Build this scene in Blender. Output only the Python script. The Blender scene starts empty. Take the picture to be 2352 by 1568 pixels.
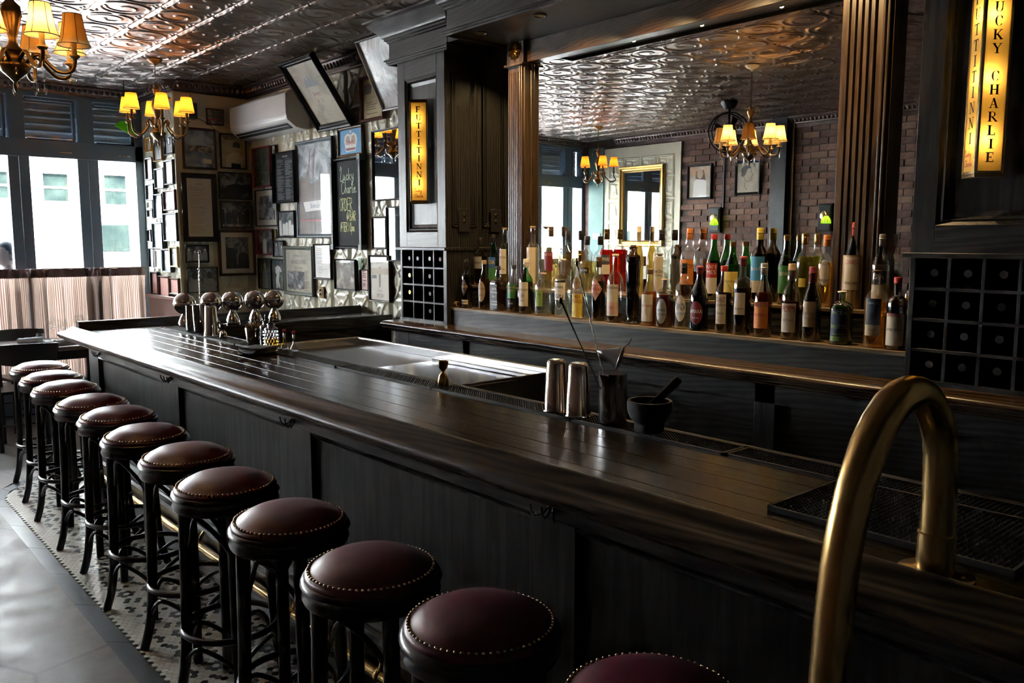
import bpy, math, random
from mathutils import Vector, Matrix
random.seed(7)
sc = bpy.context.scene
COL = sc.collection
PI = math.pi
# ---------------------------------------------------------------- camera
CAMZ = 1.62; FPX = 1928.23; PITCH = math.radians(6.8607); HEAD = math.radians(41.1295)
cam = bpy.data.cameras.new('camera'); camo = bpy.data.objects.new('camera', cam); COL.objects.link(camo)
cam.sensor_width = 36; cam.lens = FPX / 2352 * 36; cam.clip_start = .02; cam.clip_end = 200
camo.location = (0, 0, CAMZ); camo.rotation_euler = (PI/2 - PITCH, 0, -HEAD)
sc.camera = camo
# ---------------------------------------------------------------- view, world, sun, daylight
vs = sc.view_settings
vs.view_transform = 'Standard'; vs.look = 'None'; vs.gamma = 1; vs.use_curve_mapping = False
vs.exposure = 0.2
wd = bpy.data.worlds.new('sky'); sc.world = wd; wd.use_nodes = True
wd.node_tree.nodes['Background'].inputs[0].default_value = (.80, .90, 1.0, 1)
wd.node_tree.nodes['Background'].inputs[1].default_value = 42
sl = bpy.data.lights.new('sun', 'SUN'); sl.energy = 115; sl.angle = .02; sl.color = (1, .97, .92)
so = bpy.data.objects.new('sun', sl); COL.objects.link(so); so.rotation_euler = (math.radians(48), 0, math.radians(-28))
for i, x in enumerate((-.9, .75, 2.2)):                       # sampling portals in the window openings (no light of their own)
    pl = bpy.data.lights.new('window_portal', 'AREA'); pl.shape = 'RECTANGLE'; pl.size = 1.65; pl.size_y = 2.6
    pl.cycles.is_portal = True
    po = bpy.data.objects.new('window_portal', pl); COL.objects.link(po)
    po.location = (x, 8.93, 1.6); po.rotation_euler = (-PI/2, 0, 0)
cy = sc.cycles
cy.max_bounces = 7; cy.diffuse_bounces = 3; cy.glossy_bounces = 4; cy.transmission_bounces = 4; cy.transparent_max_bounces = 20
cy.caustics_reflective = False; cy.caustics_refractive = False; cy.sample_clamp_indirect = 60.0; cy.blur_glossy = .6
# ---------------------------------------------------------------- measuring helpers (pixel of the 2352x1568 frame -> point on a plane)
_F = Vector((math.sin(HEAD)*math.cos(PITCH), math.cos(HEAD)*math.cos(PITCH), -math.sin(PITCH)))
_R = Vector((math.cos(HEAD), -math.sin(HEAD), 0)); _U = _R.cross(_F); _C = Vector((0, 0, CAMZ))
def ray(u, v): return _F + _R*((u-1176)/FPX) - _U*((v-784)/FPX)
def onx(u, v, x): d = ray(u, v); return _C + d*(x/d.x)
def ony(u, v, y): d = ray(u, v); return _C + d*(y/d.y)
def ycol(u, v, x): d = ray(u, v); return x*d.y/d.x            # y of the upright through that pixel at depth x
def onz(u, v, z): d = ray(u, v); return _C + d*((z-CAMZ)/d.z)
# ---------------------------------------------------------------- room sizes
XR = 3.53; XM = 3.50; XP = 2.82; XO = -2.16; YB = 7.88; YW = 8.83; YN = -1.6; ZC = 3.06
# ---------------------------------------------------------------- mesh builder
class MB:
    def __init__(s): s.v = []; s.f = []; s.m = []; s.cur = 0
    def add(s, vs_, fs_):
        o = len(s.v); s.v += [tuple(p) for p in vs_]
        for f in fs_: s.f.append([o+i for i in f]); s.m.append(s.cur)
        return s
    def box(s, x0, x1, y0, y1, z0, z1):
        return s.add([(x0,y0,z0),(x1,y0,z0),(x1,y1,z0),(x0,y1,z0),(x0,y0,z1),(x1,y0,z1),(x1,y1,z1),(x0,y1,z1)],
                     [(0,3,2,1),(4,5,6,7),(0,1,5,4),(1,2,6,5),(2,3,7,6),(3,0,4,7)])
    def prism(s, poly, ax, a, b):
        n = len(poly)
        def P(p, t):
            return (t, p[0], p[1]) if ax == 'x' else (p[0], t, p[1]) if ax == 'y' else (p[0], p[1], t)
        vs_ = [P(p, a) for p in poly] + [P(p, b) for p in poly]
        ar = sum(poly[i][0]*poly[(i+1)%n][1] - poly[(i+1)%n][0]*poly[i][1] for i in range(n))
        flip = (ar > 0) if ax != 'y' else (ar < 0)
        if b < a: flip = not flip
        fs_ = [list(range(n)), list(range(2*n-1, n-1, -1))] + [(i, n+i, n+(i+1)%n, (i+1)%n) for i in range(n)]
        if flip: fs_ = [list(reversed(f)) for f in fs_]
        return s.add(vs_, fs_)
    def lathe(s, prof, c=(0,0,0), n=20, ax='z', sx=1, sy=1):
        vs_ = []; fs_ = []; k = len(prof)
        for r, z in prof:
            for i in range(n):
                a = 2*PI*i/n; p = (r*sx*math.cos(a), r*sy*math.sin(a), z)
                if ax == 'x': p = (z, p[0], p[1])
                elif ax == 'y': p = (p[0], -z, p[1])
                vs_.append((p[0]+c[0], p[1]+c[1], p[2]+c[2]))
        for j in range(k-1):
            for i in range(n): fs_.append((j*n+i, j*n+(i+1)%n, (j+1)*n+(i+1)%n, (j+1)*n+i))
        if prof[0][0] > 1e-6: fs_.append(list(range(n-1, -1, -1)))
        if prof[-1][0] > 1e-6: fs_.append([(k-1)*n+i for i in range(n)])
        return s.add(vs_, fs_)
    def ball(s, c, r, n=12, m=8, sz=1, sx=1, sy=1):
        return s.lathe([(max(1e-4, r*math.sin(PI*i/m)), -r*sz*math.cos(PI*i/m)) for i in range(m+1)], c, n, sx=sx, sy=sy)
    def tube(s, pts, r, n=8, closed=False, sq=None):
        pts = [Vector(p) for p in pts]; k = len(pts); vs_ = []; fs_ = []
        rr = r if hasattr(r, '__len__') else [r]*k
        up = None
        for i, p in enumerate(pts):
            if closed: t = pts[(i+1)%k] - pts[i-1]
            else: t = pts[min(i+1, k-1)] - pts[max(i-1, 0)]
            t = t.normalized()
            if up is None:
                up = Vector((0,0,1)) if abs(t.z) < .9 else Vector((1,0,0))
            a = t.cross(up)
            if a.length < 1e-4: a = t.cross(Vector((0,1,0)))
            a.normalize(); b = a.cross(t); up = b
            for j in range(n):
                an = 2*PI*(j+.5)/n
                ca, sa = math.cos(an), math.sin(an)
                if sq: ca, sa = ca*sq[0], sa*sq[1]
                vs_.append(p + a*(rr[i]*ca) + b*(rr[i]*sa))
        for i in range(k if closed else k-1):
            q = (i+1) % k
            for j in range(n): fs_.append((i*n+j, i*n+(j+1)%n, q*n+(j+1)%n, q*n+j))
        if not closed: fs_ += [list(range(n-1,-1,-1)), [(k-1)*n+j for j in range(n)]]
        return s.add(vs_, fs_)
    def grid(s, fn, nu, nv, wrap=False):
        vs_ = [fn(i/nu, j/nv) for j in range(nv+1) for i in range(nu+1)]
        fs_ = [(j*(nu+1)+i, j*(nu+1)+i+1, (j+1)*(nu+1)+i+1, (j+1)*(nu+1)+i) for j in range(nv) for i in range(nu)]
        return s.add(vs_, fs_)
    def move(s, d, start=0):
        s.v = s.v[:start] + [(p[0]+d[0], p[1]+d[1], p[2]+d[2]) for p in s.v[start:]]; return s
    def xf(s, M, start=0):
        s.v = s.v[:start] + [tuple(M @ Vector(p)) for p in s.v[start:]]; return s
    def mesh(s, name, mats, smooth=35):
        me = bpy.data.meshes.new(name); me.from_pydata(s.v, [], s.f)
        for m in (mats if isinstance(mats, (list, tuple)) else [mats]): me.materials.append(M(m))
        if any(s.m): me.polygons.foreach_set('material_index', s.m)
        if smooth:
            me.polygons.foreach_set('use_smooth', [True]*len(s.f)); me.update()
            me.set_sharp_from_angle(angle=math.radians(smooth))
        me.update(); return me
    def build(s, name, mats, parent=None, loc=(0,0,0), rot=(0,0,0), smooth=35, bevel=0):
        return obj(name, s.mesh(name, mats, smooth), parent, loc, rot, bevel)
def crom(P, n=5):
    """Catmull-Rom smoothing of a polyline"""
    P = [Vector(p) for p in P]; out = []
    for i in range(len(P)-1):
        a, b, c, d = P[max(i-1,0)], P[i], P[i+1], P[min(i+2,len(P)-1)]
        for k in range(n):
            t = k/n; out.append(.5*((2*b)+(c-a)*t+(2*a-5*b+4*c-d)*t*t+(3*b-a-3*c+d)*t**3))
    return out + [P[-1]]
def obj(name, me, parent=None, loc=(0,0,0), rot=(0,0,0), bevel=0):
    o = bpy.data.objects.new(name, me); COL.objects.link(o); o.location = loc; o.rotation_euler = rot
    if parent: o.parent = parent
    if bevel:
        b = o.modifiers.new('bevel', 'BEVEL'); b.width = bevel; b.segments = 2; b.limit_method = 'ANGLE'; b.angle_limit = .7
    return o
def thing(name, label, cat, loc=(0,0,0), rz=0, group=None):
    o = bpy.data.objects.new(name, None); COL.objects.link(o); o.location = loc; o.rotation_euler = (0, 0, rz)
    o.empty_display_size = .1
    return tag(o, label, cat, group)
def tag(o, label, cat, group=None):
    o['label'] = label; o['category'] = cat
    if group: o['group'] = group
    return o
def struct(o, label=None):
    o['kind'] = 'structure'
    if label: o['label'] = label
    return o
def dup(root, loc=None, rz=None, label=None, group=None):
    r = root.copy(); COL.objects.link(r)
    if loc is not None: r.location = loc
    if rz is not None: r.rotation_euler = (0, 0, rz)
    if label: r['label'] = label
    if group: r['group'] = group
    for ch in list(root.children):
        c = ch.copy(); COL.objects.link(c); c.parent = r
        for g in list(ch.children):
            d = g.copy(); COL.objects.link(d); d.parent = c
    return r
# ---------------------------------------------------------------- materials
_M = {}
def M(n): return _M[n] if isinstance(n, str) else n
def setin(b, k, v):
    if k in b.inputs: b.inputs[k].default_value = v
def mat(name, c, rough=.5, metal=0, **kw):
    m = bpy.data.materials.new(name); m.use_nodes = True; _M[name] = m
    b = m.node_tree.nodes['Principled BSDF']
    setin(b, 'Base Color', (*c, 1)); setin(b, 'Roughness', rough); setin(b, 'Metallic', metal)
    for k, v in kw.items(): setin(b, {'coat':'Coat Weight','coatr':'Coat Roughness','spec':'Specular IOR Level','aniso':'Anisotropic','sheen':'Sheen Weight','trans':'Transmission Weight','ior':'IOR','alpha':'Alpha'}[k], v)
    return m
def nd(m, t, **kw):
    n = m.node_tree.nodes.new(t)
    for k, v in kw.items(): setattr(n, k, v)
    return n
def lk(m, a, b): m.node_tree.links.new(a, b)
def ramp(m, fac, stops):
    r = nd(m, 'ShaderNodeValToRGB'); e = r.color_ramp.elements
    while len(e) < len(stops): e.new(.5)
    for i, (p, c) in enumerate(stops): e[i].position = p; e[i].color = (*c, 1)
    lk(m, fac, r.inputs[0]); return r
def coords(m, scale=(1,1,1), rot=(0,0,0), kind='Object'):
    t = nd(m, 'ShaderNodeTexCoord'); p = nd(m, 'ShaderNodeMapping'); lk(m, t.outputs[kind], p.inputs[0])
    p.inputs['Scale'].default_value = scale; p.inputs['Rotation'].default_value = rot; return p.outputs[0]
def noise(m, vec, scale, detail=4, rough=.55, dist=0):
    n = nd(m, 'ShaderNodeTexNoise'); lk(m, vec, n.inputs['Vector'])
    n.inputs['Scale'].default_value = scale; n.inputs['Detail'].default_value = detail; n.inputs['Roughness'].default_value = rough
    n.inputs['Distortion'].default_value = dist; return n.outputs[0]
def bumpn(m, h, strength=.3, dist=.002):
    b = nd(m, 'ShaderNodeBump'); b.inputs['Strength'].default_value = strength; b.inputs['Distance'].default_value = dist
    lk(m, h, b.inputs['Height']); lk(m, b.outputs[0], m.node_tree.nodes['Principled BSDF'].inputs['Normal']); return b
def mottled(name, c1, c2, scale=6, rough=.6, bump=0, r2=None, metal=0, stretch=(1,1,1), lo=.3, hi=.7, **kw):
    m = mat(name, c1, rough, metal, **kw); b = m.node_tree.nodes['Principled BSDF']
    n = noise(m, coords(m, stretch), scale, 5)
    lk(m, ramp(m, n, [(lo, c1), (hi, c2)]).outputs[0], b.inputs['Base Color'])
    if r2 is not None:
        lk(m, ramp(m, n, [(lo, (rough,)*3), (hi, (r2,)*3)]).outputs[0], b.inputs['Roughness'])
    if bump: bumpn(m, n, bump)
    return m
def wood(name, c1, c2, ax='y', rough=.35, scale=1.0, bump=.25, coat=0, coatr=.15, spec=.5):
    m = mat(name, c1, rough, coat=coat, coatr=coatr, spec=spec); b = m.node_tree.nodes['Principled BSDF']
    st = {'x':(.10,1,1), 'y':(1,.10,1), 'z':(1,1,.10)}[ax]
    v = coords(m, tuple(scale*k for k in st))
    w = nd(m, 'ShaderNodeTexWave'); lk(m, v, w.inputs['Vector'])
    w.bands_direction = 'DIAGONAL' if ax != 'z' else 'X'
    w.inputs['Scale'].default_value = 14; w.inputs['Distortion'].default_value = 9; w.inputs['Detail'].default_value = 3
    w.inputs['Detail Scale'].default_value = .8
    st2 = {'x':(2,60,60), 'y':(60,2,60), 'z':(60,60,2)}[ax]
    n = noise(m, coords(m, tuple(scale*k for k in st2)), 2.5, 3, .6)
    mx = nd(m, 'ShaderNodeMix'); mx.data_type = 'FLOAT'; mx.inputs[0].default_value = .45
    lk(m, w.outputs['Fac'], mx.inputs[2]); lk(m, n, mx.inputs[3])
    lk(m, ramp(m, mx.outputs[0], [(.22, c1), (.75, c2)]).outputs[0], b.inputs['Base Color'])
    if bump: bumpn(m, mx.outputs[0], bump, .0012)
    return m
def glassy(name, tint, refl=(.9,.95,1), rough=.02, base=.04, edge=.55, alpha=None):
    """thin clear glass: tinted see-through with a fresnel reflection"""
    m = bpy.data.materials.new(name); m.use_nodes = True; _M[name] = m; nt = m.node_tree; nt.nodes.clear()
    out = nd(m, 'ShaderNodeOutputMaterial'); t = nd(m, 'ShaderNodeBsdfTransparent'); g = nd(m, 'ShaderNodeBsdfGlossy')
    t.inputs[0].default_value = (*tint, 1); g.inputs[0].default_value = (*refl, 1); g.inputs['Roughness'].default_value = rough
    lw = nd(m, 'ShaderNodeLayerWeight'); lw.inputs[0].default_value = .25
    r = ramp(m, lw.outputs['Facing'], [(0, (base,)*3), (1, (edge,)*3)])
    mx = nd(m, 'ShaderNodeMixShader'); lk(m, r.outputs[0], mx.inputs[0]); lk(m, t.outputs[0], mx.inputs[1]); lk(m, g.outputs[0], mx.inputs[2])
    lk(m, mx.outputs[0], out.inputs[0]); return m
def liquid(name, tint, body, k=.35):
    """coloured liquid: part see-through, part scattering body colour"""
    m = bpy.data.materials.new(name); m.use_nodes = True; _M[name] = m; nt = m.node_tree; nt.nodes.clear()
    out = nd(m, 'ShaderNodeOutputMaterial'); t = nd(m, 'ShaderNodeBsdfTransparent'); d = nd(m, 'ShaderNodeBsdfTranslucent'); d2 = nd(m, 'ShaderNodeBsdfDiffuse')
    t.inputs[0].default_value = (*tint, 1); d.inputs[0].default_value = (*body, 1); d2.inputs[0].default_value = (*body, 1)
    a = nd(m, 'ShaderNodeMixShader'); a.inputs[0].default_value = .5; lk(m, d.outputs[0], a.inputs[1]); lk(m, d2.outputs[0], a.inputs[2])
    mx = nd(m, 'ShaderNodeMixShader'); mx.inputs[0].default_value = k; lk(m, t.outputs[0], mx.inputs[1]); lk(m, a.outputs[0], mx.inputs[2])
    lk(m, mx.outputs[0], out.inputs[0]); return m
def shade_mat(name, c, k=.6):
    m = bpy.data.materials.new(name); m.use_nodes = True; _M[name] = m; nt = m.node_tree; nt.nodes.clear()
    out = nd(m, 'ShaderNodeOutputMaterial'); t = nd(m, 'ShaderNodeBsdfTranslucent'); d = nd(m, 'ShaderNodeBsdfDiffuse')
    t.inputs[0].default_value = (*c, 1); d.inputs[0].default_value = (*c, 1)
    mx = nd(m, 'ShaderNodeMixShader'); mx.inputs[0].default_value = k; lk(m, d.outputs[0], mx.inputs[1]); lk(m, t.outputs[0], mx.inputs[2])
    lk(m, mx.outputs[0], out.inputs[0]); return m
def photo_mat(name, dark, mid, light, scale=5, seed=0, soft=False):
    m = mat(name, mid, .55); b = m.node_tree.nodes['Principled BSDF']
    v = coords(m); mp = v.node; mp.inputs['Location'].default_value = (seed*3.7, seed*1.3, seed*2.1)
    n = noise(m, v, scale, 6, .6, 1.2)
    lk(m, ramp(m, n, [(.36, dark), (.5, mid), (.62 if not soft else .8, light)]).outputs[0], b.inputs['Base Color']); return m
def point(name, loc, power, col=(1,.72,.38), r=.02, parent=None):
    l = bpy.data.lights.new(name, 'POINT'); l.energy = power; l.color = col; l.shadow_soft_size = r
    o = bpy.data.objects.new(name, l); COL.objects.link(o); o.location = loc
    if parent: o.parent = parent
    return o
def spot(name, loc, to, power, col=(1,.68,.32), size=70, blend=.6, r=.02):
    l = bpy.data.lights.new(name, 'SPOT'); l.energy = power; l.color = col; l.spot_size = math.radians(size); l.spot_blend = blend; l.shadow_soft_size = r
    o = bpy.data.objects.new(name, l); COL.objects.link(o); o.location = loc
    o.rotation_euler = (Vector(to)-Vector(loc)).to_track_quat('-Z', 'Y').to_euler(); return o
# ---------------------------------------------------------------- lettering
_T = {}
def text_geo(body, size, shear=0, sx=1.0, align='CENTER', bold=0):
    key = (body, shear, align, bold)
    if key not in _T:
        c = bpy.data.curves.new('lettering', 'FONT'); c.body = body; c.size = 1; c.align_x = align; c.align_y = 'CENTER'; c.shear = shear; c.resolution_u = 2
        c.offset = bold
        o = bpy.data.objects.new('lettering', c); COL.objects.link(o)
        me = bpy.data.meshes.new_from_object(o.evaluated_get(bpy.context.evaluated_depsgraph_get()))
        _T[key] = ([tuple(v.co) for v in me.vertices], [list(p.vertices) for p in me.polygons])
        bpy.data.objects.remove(o); bpy.data.curves.remove(c); bpy.data.meshes.remove(me)
    v, f = _T[key]
    return [(p[0]*size*sx, p[1]*size) for p in v], f
def flat_text(mb, body, x, z, size, y=0, **kw):
    """lettering lying in the local XZ plane, facing -Y"""
    v, f = text_geo(body, size, **kw); return mb.add([(p[0]+x, y, p[1]+z) for p in v], f)
def wrap_text(mb, body, r, ang, z, size, maxw=None, **kw):
    """lettering wrapped on a cylinder of radius r, centred at angle ang"""
    v, f = text_geo(body, size, **kw)
    if maxw and v:
        w = max(p[0] for p in v) - min(p[0] for p in v)
        if w > maxw: v = [(p[0]*maxw/w, p[1]) for p in v]
    return mb.add([(r*math.cos(ang + p[0]/r), r*math.sin(ang + p[0]/r), z+p[1]) for p in v], f)
def strokes(mb, lines, x, z, s, w, y=0, sx=1):
    """flat pen strokes in XZ"""
    for ln in lines:
        for a, b in zip(ln, ln[1:]):
            p = Vector((x+a[0]*s*sx, z+a[1]*s)); q = Vector((x+b[0]*s*sx, z+b[1]*s)); d = q-p
            if d.length < 1e-6: continue
            d.normalize(); n = Vector((-d.y, d.x))*w/2; p -= d*w*.3; q += d*w*.3
            mb.add([(p.x+n.x,y,p.y+n.y),(p.x-n.x,y,p.y-n.y),(q.x-n.x,y,q.y-n.y),(q.x+n.x,y,q.y+n.y)], [(0,1,2,3)])
    return mb
# ================================================================ MATERIALS
EB1, EB2 = (.0045,.0042,.0044), (.030,.028,.0275)
for a in 'xyz': wood('ebony_'+a, EB1, EB2, a, .38, 1.6, bump=.35, spec=.42)
wood('bartop', (.014,.0085,.0055), (.055,.033,.020), 'y', .23, 1.4, .12, coat=.0, spec=.2)
wood('bartop_x', (.014,.0085,.0055), (.055,.033,.020), 'x', .23, 1.4, .12, coat=.0, spec=.2)
wood('barnose', (.012,.008,.0055), (.070,.044,.028), 'y', .30, 1.2, .2, coat=.0, spec=.14)
wood('counter_wood', (.016,.010,.007), (.070,.042,.026), 'y', .25, .8, .2, coat=.2)
wood('walnut_z', (.022,.013,.008), (.075,.045,.027), 'z', .33, 2, .25)
wood('walnut_y', (.030,.016,.009), (.085,.048,.026), 'y', .33, 3, .25)
wood('shelf_wood', (.10,.065,.035), (.22,.15,.085), 'y', .45, 1, .2)
mottled('tin_ceiling', (.24,.185,.16), (.36,.29,.255), 7, .27, r2=.38, metal=.92)
mottled('tin_crown', (.12,.090,.085), (.20,.155,.145), 9, .32, metal=.8)
mottled('tin_cream', (.54,.49,.35), (.63,.58,.44), 3, .34, coat=.15)
mottled('tin_cream2', (.66,.63,.45), (.74,.71,.55), 4, .45)
mottled('teal_paint', (.10,.21,.19), (.14,.27,.24), 5, .5)
mottled('plaster_dark', (.035,.03,.028), (.06,.05,.045), 4, .7)
mottled('wainscot', (.16,.075,.06), (.22,.11,.085), 5, .45)
mottled('brick_a', (.165,.088,.062), (.27,.155,.115), 16, .85, .6)
mottled('brick_b', (.11,.060,.046), (.19,.115,.095), 16, .85, .6)
mottled('brick_c', (.22,.125,.085), (.29,.18,.135), 16, .85, .6)
mottled('mortar', (.085,.066,.056), (.14,.11,.092), 20, .95, .5)
fm = mottled('floor_field', (.062,.045,.034), (.20,.175,.155), 4.5, .36, .25, r2=.62, spec=.35)
b_ = fm.node_tree.nodes['Principled BSDF']
vo = nd(fm, 'ShaderNodeTexVoronoi', feature='DISTANCE_TO_EDGE'); lk(fm, coords(fm, (1,.55,1), (0,0,.6)), vo.inputs['Vector']); vo.inputs['Scale'].default_value = 1.3
cr_ = ramp(fm, vo.outputs['Distance'], [(0, (.25,)*3), (.012, (1,)*3)]); mm = nd(fm, 'ShaderNodeMix', data_type='RGBA', blend_type='MULTIPLY'); mm.inputs[0].default_value = .6
src = b_.inputs['Base Color'].links[0].from_socket; lk(fm, src, mm.inputs[6]); lk(fm, cr_.outputs[0], mm.inputs[7]); lk(fm, mm.outputs[2], b_.inputs['Base Color'])
mottled('slate', (.026,.031,.040), (.055,.064,.080), 5, .36, .15)
mat('hex_white', (.66,.63,.57), .3); mat('hex_black', (.028,.030,.034), .28); mat('grout', (.10,.095,.09), .9)
mottled('leather', (.125,.012,.026), (.165,.022,.038), 30, .40, .12, coat=.12, coatr=.35)
mat('black_wood', (.011,.0115,.014), .28, coat=.2); mat('chair_wood', (.020,.017,.017), .33)
mat('brass', (.80,.56,.24), .20, 1); mat('brass_worn', (.50,.33,.13), .27, 1); mat('brass_dark', (.17,.11,.05), .36, 1)
mat('nail', (.72,.56,.36), .26, 1)
mat('chrome', (.82,.81,.80), .07, 1); mat('steel', (.62,.62,.63), .24, 1, aniso=.5); mat('steel_dull', (.42,.42,.43), .34, 1)
mat('steel_bright', (.34,.34,.36), .2, 1); mat('tin_pink_reflection', (.78,.70,.66), .12, 1)  # last metal: pinkish reflection on the tins put into the base colour
mat('rubber', (.010,.010,.011), .62); mat('black_plastic', (.014,.014,.016), .42); mat('dark_metal', (.03,.03,.034), .4, .6)
mat('mirror', (.84,.84,.82), .006, 1); mat('mirror_old', (.80,.81,.80), .02, 1)
mat('white_plastic', (.72,.71,.69), .32); mat('grey_plastic', (.30,.30,.31), .4); mat('dark_slot', (.006,.007,.009), .6)
mat('storefront', (.15,.215,.30), .42, coat=.1); mat('shutter', (.24,.27,.29), .38, .6)  # storefront: dark paint lifted to blue, window flare put into its colour
glassy('window_glass', (.97,.985,.99), base=.03, edge=.35)
glassy('glass', (.955,.965,.96), base=.06, edge=.75); glassy('picture_glass', (.985,.985,.985), base=.022, edge=.16)
glassy('glass_green', (.16,.55,.14), base=.06, edge=.7); glassy('glass_dark', (.30,.20,.13), base=.07, edge=.7)
glassy('glass_olive', (.30,.42,.10), base=.06, edge=.7); glassy('glass_blue', (.55,.75,.85), base=.07, edge=.8)
glassy('crystal', (.95,.97,1), base=.12, edge=.9)
for n, t, b, k in [('clear', (.93,.94,.90), (.7,.68,.6), .10), ('straw', (.95,.86,.50), (.80,.62,.22), .22), ('gold', (.95,.66,.18), (.75,.42,.08), .30),
                   ('amber', (.75,.34,.07), (.42,.16,.03), .35), ('brown', (.22,.07,.03), (.06,.022,.012), .6), ('cola', (.06,.022,.015), (.018,.008,.007), .75),
                   ('red', (.75,.03,.03), (.45,.02,.02), .4), ('ruby', (.30,.02,.03), (.12,.01,.015), .55), ('lemon', (.98,.86,.35), (.85,.68,.20), .62),
                   ('green', (.30,.55,.10), (.16,.30,.05), .4), ('olive', (.62,.62,.10), (.32,.32,.05), .4), ('milky', (.92,.90,.80), (.80,.76,.62), .55)]: liquid('liq_'+n, t, b, k)
for n, c in dict(paper=(.62,.57,.46), cream=(.66,.58,.42), white=(.74,.72,.67), kraft=(.34,.23,.13), black=(.012,.012,.013), red=(.40,.030,.030), maroon=(.20,.022,.040),
                 orange=(.62,.21,.04), green=(.05,.20,.05), lime=(.24,.40,.06), yellow=(.72,.55,.08), blue=(.05,.13,.34), sky=(.06,.30,.58), pink=(.62,.33,.28), grey=(.25,.25,.25),
                 tan=(.42,.32,.20), brown=(.085,.045,.024), gold_ink=(.50,.33,.10), navy=(.02,.03,.07), slate_ink=(.06,.07,.09), straw_plait=(.42,.30,.16), skin=(.36,.20,.14), ink=(.03,.027,.025)).items():
    mat('p_'+n, c, .5)
mat('gilt', (.62,.42,.14), .34, .9); mat('gilt_dark', (.26,.16,.055), .42, .8)
for n, c in dict(f_black=(.013,.013,.015), f_brown=(.060,.030,.018), f_red=(.28,.018,.026), f_mahogany=(.095,.022,.016), f_oak=(.13,.075,.038), f_walnut=(.050,.032,.022), f_grey=(.12,.125,.12), f_silver=(.40,.40,.40), f_green=(.095,.105,.075), f_white=(.62,.61,.58), f_blue=(.03,.045,.06)).items():
    mat(n, c, .48, .5 if n == 'f_silver' else 0, spec=.35)
for i, (d, m_, l) in enumerate([((.02,.02,.022),(.12,.12,.12),(.42,.41,.39)), ((.03,.028,.026),(.20,.19,.18),(.5,.48,.44)), ((.015,.015,.016),(.06,.06,.06),(.30,.29,.28)),
                                ((.04,.032,.022),(.18,.14,.09),(.42,.34,.24)), ((.05,.055,.06),(.16,.17,.18),(.34,.35,.36))]): photo_mat('photo_%d' % i, d, m_, l, 7+2*i, i)
photo_mat('paint_blue', (.05,.07,.10), (.16,.20,.26), (.34,.38,.42), 6, 7); photo_mat('photo_field', (.02,.03,.02), (.06,.08,.05), (.14,.14,.10), 9, 9)
photo_mat('mountain', (.07,.09,.11), (.30,.33,.36), (.62,.64,.66), 5, 3); photo_mat('old_paper', (.36,.31,.22), (.48,.42,.31), (.56,.50,.38), 4, 4, True)
photo_mat('yellow_paper', (.38,.27,.11), (.47,.35,.16), (.54,.42,.22), 5, 5, True)
mottled('chalkboard', (.016,.017,.018), (.028,.030,.032), 6, .7, spec=.15); mat('chalk', (.70,.80,.58), .9); mat('chalk_yellow', (.78,.78,.36), .9)
shade_mat('shade_cream', (.86,.60,.26), .6); shade_mat('shade_yellow', (.90,.45,.06), .6); shade_mat('shade_orange', (.90,.34,.04), .6)
shade_mat('acrylic', (.98,.78,.36), .8); shade_mat('jade', (.22,.50,.05), .7); shade_mat('amber_glass', (.98,.72,.28), .7)
mat('candle', (.70,.55,.30), .5); mat('trim_brown', (.10,.06,.03), .6)
mottled('stone', (.030,.030,.030), (.065,.063,.060), 60, .8, .4)
mottled('straw_sticks', (.20,.12,.045), (.36,.23,.10), 30, .8)
mottled('napkin', (.45,.46,.50), (.62,.62,.64), 20, .85); mottled('table_top', (.16,.13,.11), (.24,.20,.17), 6, .4)
mat('facade', (.80,.79,.76), .8); mottled('asphalt', (.20,.20,.20), (.28,.28,.28), 8, .9); mat('van_white', (.80,.80,.80), .3, coat=.5)
mottled('leaf_glass', (.003,.006,.006), (.014,.020,.017), 3, .5, spec=.02); mat('hair', (.004,.005,.007), .6, spec=.1); mat('skin', (.045,.026,.020), .6, spec=.2); mat('shirt', (.5,.5,.5), .8)
# striped curtain cloth
m = bpy.data.materials.new('curtain'); m.use_nodes = True; _M['curtain'] = m; m.node_tree.nodes.clear()
out = nd(m, 'ShaderNodeOutputMaterial'); t = nd(m, 'ShaderNodeBsdfTranslucent'); d = nd(m, 'ShaderNodeBsdfDiffuse')
uv = nd(m, 'ShaderNodeTexCoord'); sp = nd(m, 'ShaderNodeSeparateXYZ'); lk(m, uv.outputs['UV'], sp.inputs[0])
mt = nd(m, 'ShaderNodeMath', operation='MULTIPLY'); mt.inputs[1].default_value = 1.0; lk(m, sp.outputs[0], mt.inputs[0])
fr = nd(m, 'ShaderNodeMath', operation='FRACT'); lk(m, mt.outputs[0], fr.inputs[0])
cr = ramp(m, fr.outputs[0], [(0, (.20,.155,.12)), (.50, (.20,.155,.12)), (.62, (.095,.045,.042)), (.90, (.095,.045,.042))]); lk(m, cr.outputs[0], t.inputs[0]); lk(m, cr.outputs[0], d.inputs[0])
mx = nd(m, 'ShaderNodeMixShader'); mx.inputs[0].default_value = .5; lk(m, d.outputs[0], mx.inputs[1]); lk(m, t.outputs[0], mx.inputs[2]); lk(m, mx.outputs[0], out.inputs[0])
mat('curtain_head', (.20,.14,.14), .9)
# leaning mirror: blotchy floor reflection painted into its colour
m = mat('painted_reflection', (.5,.5,.5), .3, coat=.25, coatr=.05, spec=.3)
n = noise(m, coords(m), 2.6, 3, .5, 2.5)
lk(m, ramp(m, n, [(.36, (.055,.03,.03)), (.44, (.36,.30,.29)), (.5, (.20,.21,.19)), (.56, (.58,.57,.56))]).outputs[0], m.node_tree.nodes['Principled BSDF'].inputs['Base Color'])
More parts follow.
